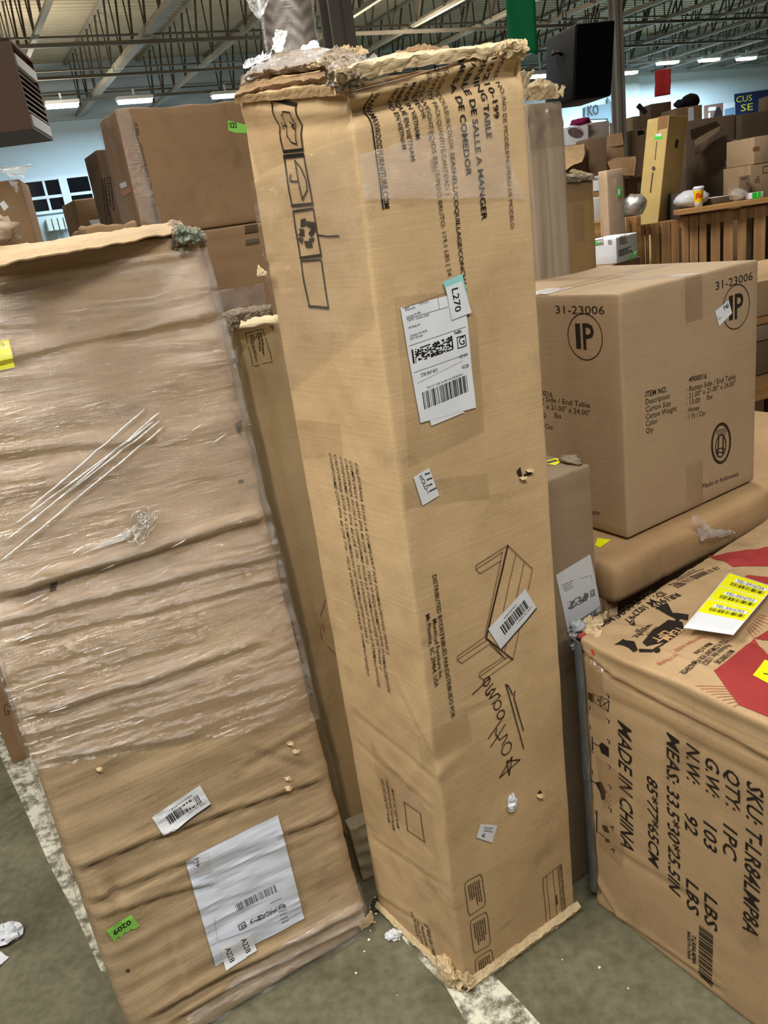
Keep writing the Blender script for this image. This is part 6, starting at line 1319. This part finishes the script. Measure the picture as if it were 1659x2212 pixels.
g = S2.layer('printed_mark', INK_F, .002); g.poly('F', [(1634, 383), (1637, 380), (1640, 383)]); g.small('F', [(1630, 386), (1643, 384), (1644, 394), (1630, 396)], 3, 5); g.line('F', [(1648, 360), (1660, 358), (1660, 372), (1648, 374)], .006, closed=True); g.done()
S1 = cb('kraft_carton', 'tan carton on top of the stack at the right edge', 'box', (1629, 296), (1690, 287), 8.15, 8, .45, S2.dz + S2.O.z + .003, card('stack_tan_b', (182, 144, 106)))
g = S1.layer('tape_strip', TAPE_B, .002); g.poly('F', [(1626, 318), (1640, 316), (1640, 325), (1626, 327)]); g.done()
c = cb('small_kraft_carton', 'small brown carton leaning against the stack at the right edge', 'box', (1595, 381), (1621, 375), 8.0, 8, .18, PT - .02, card('stack_brown', (150, 116, 84)))
g = c.layer('printed_mark', INK_F, .002); g.small('F', [(1600, 384), (1616, 380), (1616, 386), (1600, 390)], 2, 5); g.poly('F', [(1613, 396), (1615, 394), (1615, 402), (1613, 401)]); g.done()
c = cb('slim_kraft_carton', 'slim brown carton standing behind the small brown carton', 'box', (1606, 322), (1628, 318), 8.78, 8, .25, 0, card('stack_brown_b', (146, 110, 78)))
o = lump('clear_bag', onplank(1600, .12) + V((0, 0, .062)), (.08, .06, .05), WRAP2, None, .3, 2, 6, 22); tag(o, 'clear crinkled plastic bag between the dark slab and the green-striped box', 'bag')
# leaning tan carton
c = topbox('leaning_tan_carton', 'long pale tan carton leaning upright, dark on its right side, with a green tag', 'box', (1446, 249), (1486, 253), 8.25, 52, .21, 0, None, lean=(.145, .02), body=False)
c.disp = {'L': lambda u, v: .002 * N(u * 6, v * 6)}; c.body(card('lean_tan', (208, 168, 100), flute=.06, stain=.2), r=.008, step=.05)
g = c.layer('number_tag', GRN_P if False else plain('tag_green', (60, 220, 60), .5), .002); g.poly('L', [(1414, 291), (1431, 289), (1430, 301), (1414, 301)]); g.done()
g = c.layer('number_tag', PAPER, .003); g.poly('L', [(1416, 290), (1429, 288), (1429, 294), (1416, 295)]); g.done()
g = c.layer('printed_text', INK_F, .002); g.poly('L', ell(1412, 364, 4, 5, 0, n=12)[:-1]); g.line('L', [(1419, 306), (1415, 345)], .008); g.line('L', [(1410, 374), (1405, 415)], .014); g.line('L', [(1422, 264), (1421, 286)], .006); g.done()
g = c.layer('printed_text', INK, .002); g.poly('F', [(1460, 300), (1466, 303), (1463, 321), (1457, 318)]); g.done()
g = c.layer('tape_strip', TAPE_B, .002); g.poly('L', [(1422, 252), (1444, 249), (1441, 276), (1421, 281)]); g.done()
# film wrapped post carton and neighbours behind the low pallet
c = cb('film_wrapped_carton', 'slim tan carton wrapped in film with a green tag, behind the low pallet', 'box', (1310, 368), (1346, 361), 7.28, 14, .14, 0, card('wrapped_tan', (186, 148, 112)), step=.05)
g = c.layer('stretch_wrap', WRAP, .006); g.quad('F', [(0, c.dz - .75), (c.dx, c.dz - .75), (c.dx, c.dz), (0, c.dz)], 8, 40, False, .02); g.done(True)
g = c.layer('number_tag', MATS['tag_green'], .008); g.poly('F', [(1332, 406), (1340, 404), (1340, 424), (1331, 425)]); g.done()
g = c.layer('white_label', PAPER, .010); g.poly('F', [(1334, 409), (1338, 408), (1338, 420), (1334, 421)]); g.done()
c = cb('paper_labelled_carton', 'brown carton with a white paper sheet, left of the film wrapped carton', 'box', (1279, 381), (1310, 373), 8.1, 14, .3, 0, KRAFT_D)
g = c.layer('white_label', PAPER, .003); g.poly('F', [(1281, 382), (1297, 379), (1300, 411), (1281, 413)]); g.done()
g = c.layer('label_print', INK_G, .005); g.small('F', [(1283, 384), (1295, 382), (1295, 388), (1283, 390)], 2, 4, fill=.6); g.done()
c = cb('white_wrapped_slab', 'white wrapped slab in front of the paper-labelled carton', 'slab', (1277, 428), (1309, 423), 7.70, 10, .12, r3[2] - .02, plain('slab_white', (190, 188, 184), .5))
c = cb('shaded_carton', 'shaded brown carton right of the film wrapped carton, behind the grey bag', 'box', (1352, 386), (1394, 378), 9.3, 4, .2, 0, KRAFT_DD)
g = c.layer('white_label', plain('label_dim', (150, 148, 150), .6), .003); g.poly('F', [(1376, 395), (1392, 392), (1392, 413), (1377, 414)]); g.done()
P = at(1370, 440, 7.85); o = lump('grey_bag', V((P.x, P.y, r3[2] + .075)), (.11, .10, .10), film('bag_grey', .8, .2, .25, (150, 148, 146), .6, (12, 12, 12)), None, .2, 2, 12, 26); tag(o, 'grey shiny plastic bag beside the leaning tan carton', 'bag')
# white appliance carton on a support
PW = at(1332, 570, 6.4)
c = topbox('white_carton', 'white printed carton with a green tag, behind the end table carton', 'box', (1331, 513), (1376, 492), 6.4, 46, .24, PW.z, WHITE, step=.06)
g = c.layer('printed_text', INK_F, .002); g.line('L', [(1282, 514), (1302, 511), (1303, 528), (1283, 530)], .004, closed=True); g.text('L', 'BLACK+', (1284, 521), (1302, 519), .012, bold=.04); g.text('L', 'DECKER', (1284, 528), (1302, 526), .012, bold=.04)
g.small('L', [(1313, 518), (1324, 517), (1324, 528), (1314, 529)], 4, 3, fill=.6); g.small('F', [(1338, 510), (1356, 503), (1356, 525), (1338, 530)], 6, 5, fill=.6); g.small('F', [(1336, 540), (1366, 530), (1366, 545), (1336, 555)], 4, 6, fill=.7); g.done()
g = c.layer('number_tag', MATS['tag_green'], .003); g.poly('L', [(1280, 517), (1294, 524), (1293, 529), (1280, 524)]); g.done()
g = c.layer('tape_strip', TAPE, .002); g.quad('T', [(.0, .10), (c.dx, .10), (c.dx, .14), (0, .14)], 1, 1, False); g.done()
c2 = Carton('base_carton', 'brown carton mostly hidden under the white printed carton', 'box', (c.O.x - .05, c.O.y - .02, 0), 46, (c.dx + .15, c.dy + .12, c.O.z - .002)); c2.body(KRAFT_D, step=.15)
p0 = c.loc(c.dx * .55, -.012, .0); m = MB(); m.bar(p0 + V((0, 0, .0)), p0 + V((.07, -.02, .055)), .02, .005); m.build('green_strap', plain('strap_green', (60, 200, 70), .4), c.root)
# stack of pallets and boards at the right edge behind the end table carton
P0 = at(1652, 600, 4.6); z_ = lambda y: at(1652, y, 4.6).z
yw = 20; zz = [0, z_(865), z_(808), z_(760), z_(735), z_(680), z_(606)]
def slab(name, label, cat, zlo, zhi, mat, dx=1.0): k = Carton(name, label, cat, (onplane(1632, 700, P0, V((math.sin(R(yw)), -math.cos(R(yw)), 0))).x, onplane(1632, 700, P0, V((math.sin(R(yw)), -math.cos(R(yw)), 0))).y, zlo), yw, (dx, .8, zhi - zlo)); k.body(mat, r=.006, step=.2); return k
slab('edge_carton', 'tan carton with a label on the board stack at the right edge', 'box', z_(682), z_(606), card('edge_tan', (178, 138, 96)))
slab('edge_board', 'light wooden board in the stack at the right edge', 'board', z_(700), z_(684), WOODH)
slab('edge_dark_carton', 'grey-brown carton between the two boards of the stack at the right edge', 'box', z_(735), z_(702), KRAFT_GR)
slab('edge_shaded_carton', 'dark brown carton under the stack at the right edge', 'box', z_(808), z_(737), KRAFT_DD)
root = empty('timber_pallet', V((0, 0, 0)), R(yw), label='heavy light timber pallet carrying the stack at the right edge', cat='pallet'); q = onplane(1632, 700, P0, V((math.sin(R(yw)), -math.cos(R(yw)), 0))); root.location = (q.x, q.y, 0)
m = MB(); m.box((0, 0, z_(864)), (1.0, .8, z_(810))); bevel(m.build('deck', WOODH, root), .004)
for x in (.0, .46, .92): m = MB(); m.box((x, 0, 0), (x + .08, .8, z_(864) - .002)); m.build('leg', WOODD, root)

# ================================================================== LITTER ON THE FLOOR
def litter(px, py, r_, sq=(1, 1, .7), lab=None, mat=BEAD, name='foam_bead', cat='bead', grp='white foam beads on the floor', amp=.15, sd=1):
    P = onz(px, py, r_ * sq[2] * .92); o = lump(name, P, (r_ * sq[0], r_ * sq[1], r_ * sq[2]), mat, None, amp, 1.5, sd, 16, crisp=amp > .3); tag(o, lab, cat, grp); return o
for i, (x, y, r_) in enumerate(((812, 1973, .0036), (800, 1960, .0024), (800, 2010, .0022), (797, 2030, .0036), (787, 2055, .0024), (810, 1938, .0022), (769, 2102, .0030), (1295, 2090, .0034), (1357, 2135, .0022), (1215, 2073, .0018), (809, 1992, .0026), (858, 2150, .0014))):
    litter(x, y, r_, lab='tiny white foam bead on the concrete floor', sd=i)
litter(850, 2020, .016, (1, .7, .6), 'white torn paper scrap by the left foot of the tall table carton', plain('scrap_white', (222, 226, 236), .5), 'paper_scrap', 'scrap', None, .5, 3)
o = litter(12, 2018, .034, (1, .8, .5), 'crumpled white paper wad on the floor at the lower left edge', MATS['scrap_white'], 'paper_wad', 'scrap', None, .45, 5)
P = onz(0, 2072, .002); o = sheet('paper_piece', [[onz(-30, 2062, .004), onz(0, 2056, .008), onz(19, 2068, .003)], [onz(-30, 2088, .004), onz(-5, 2090, .006), onz(8, 2078, .003)]], MATS['scrap_white'], None, .0006, .002, 30, 0, 5, 131); tag(o, 'flat white paper piece below the crumpled wad at the lower left edge', 'scrap')
m = lump('dirt_clump', onz(812, 1955, .006), (.012, .02, .007), plain('dirt', (66, 66, 64), .8), None, .6, 3, 7, 16); tag(m, 'grey clump of dirt in the gap between the two front cartons', 'dirt')
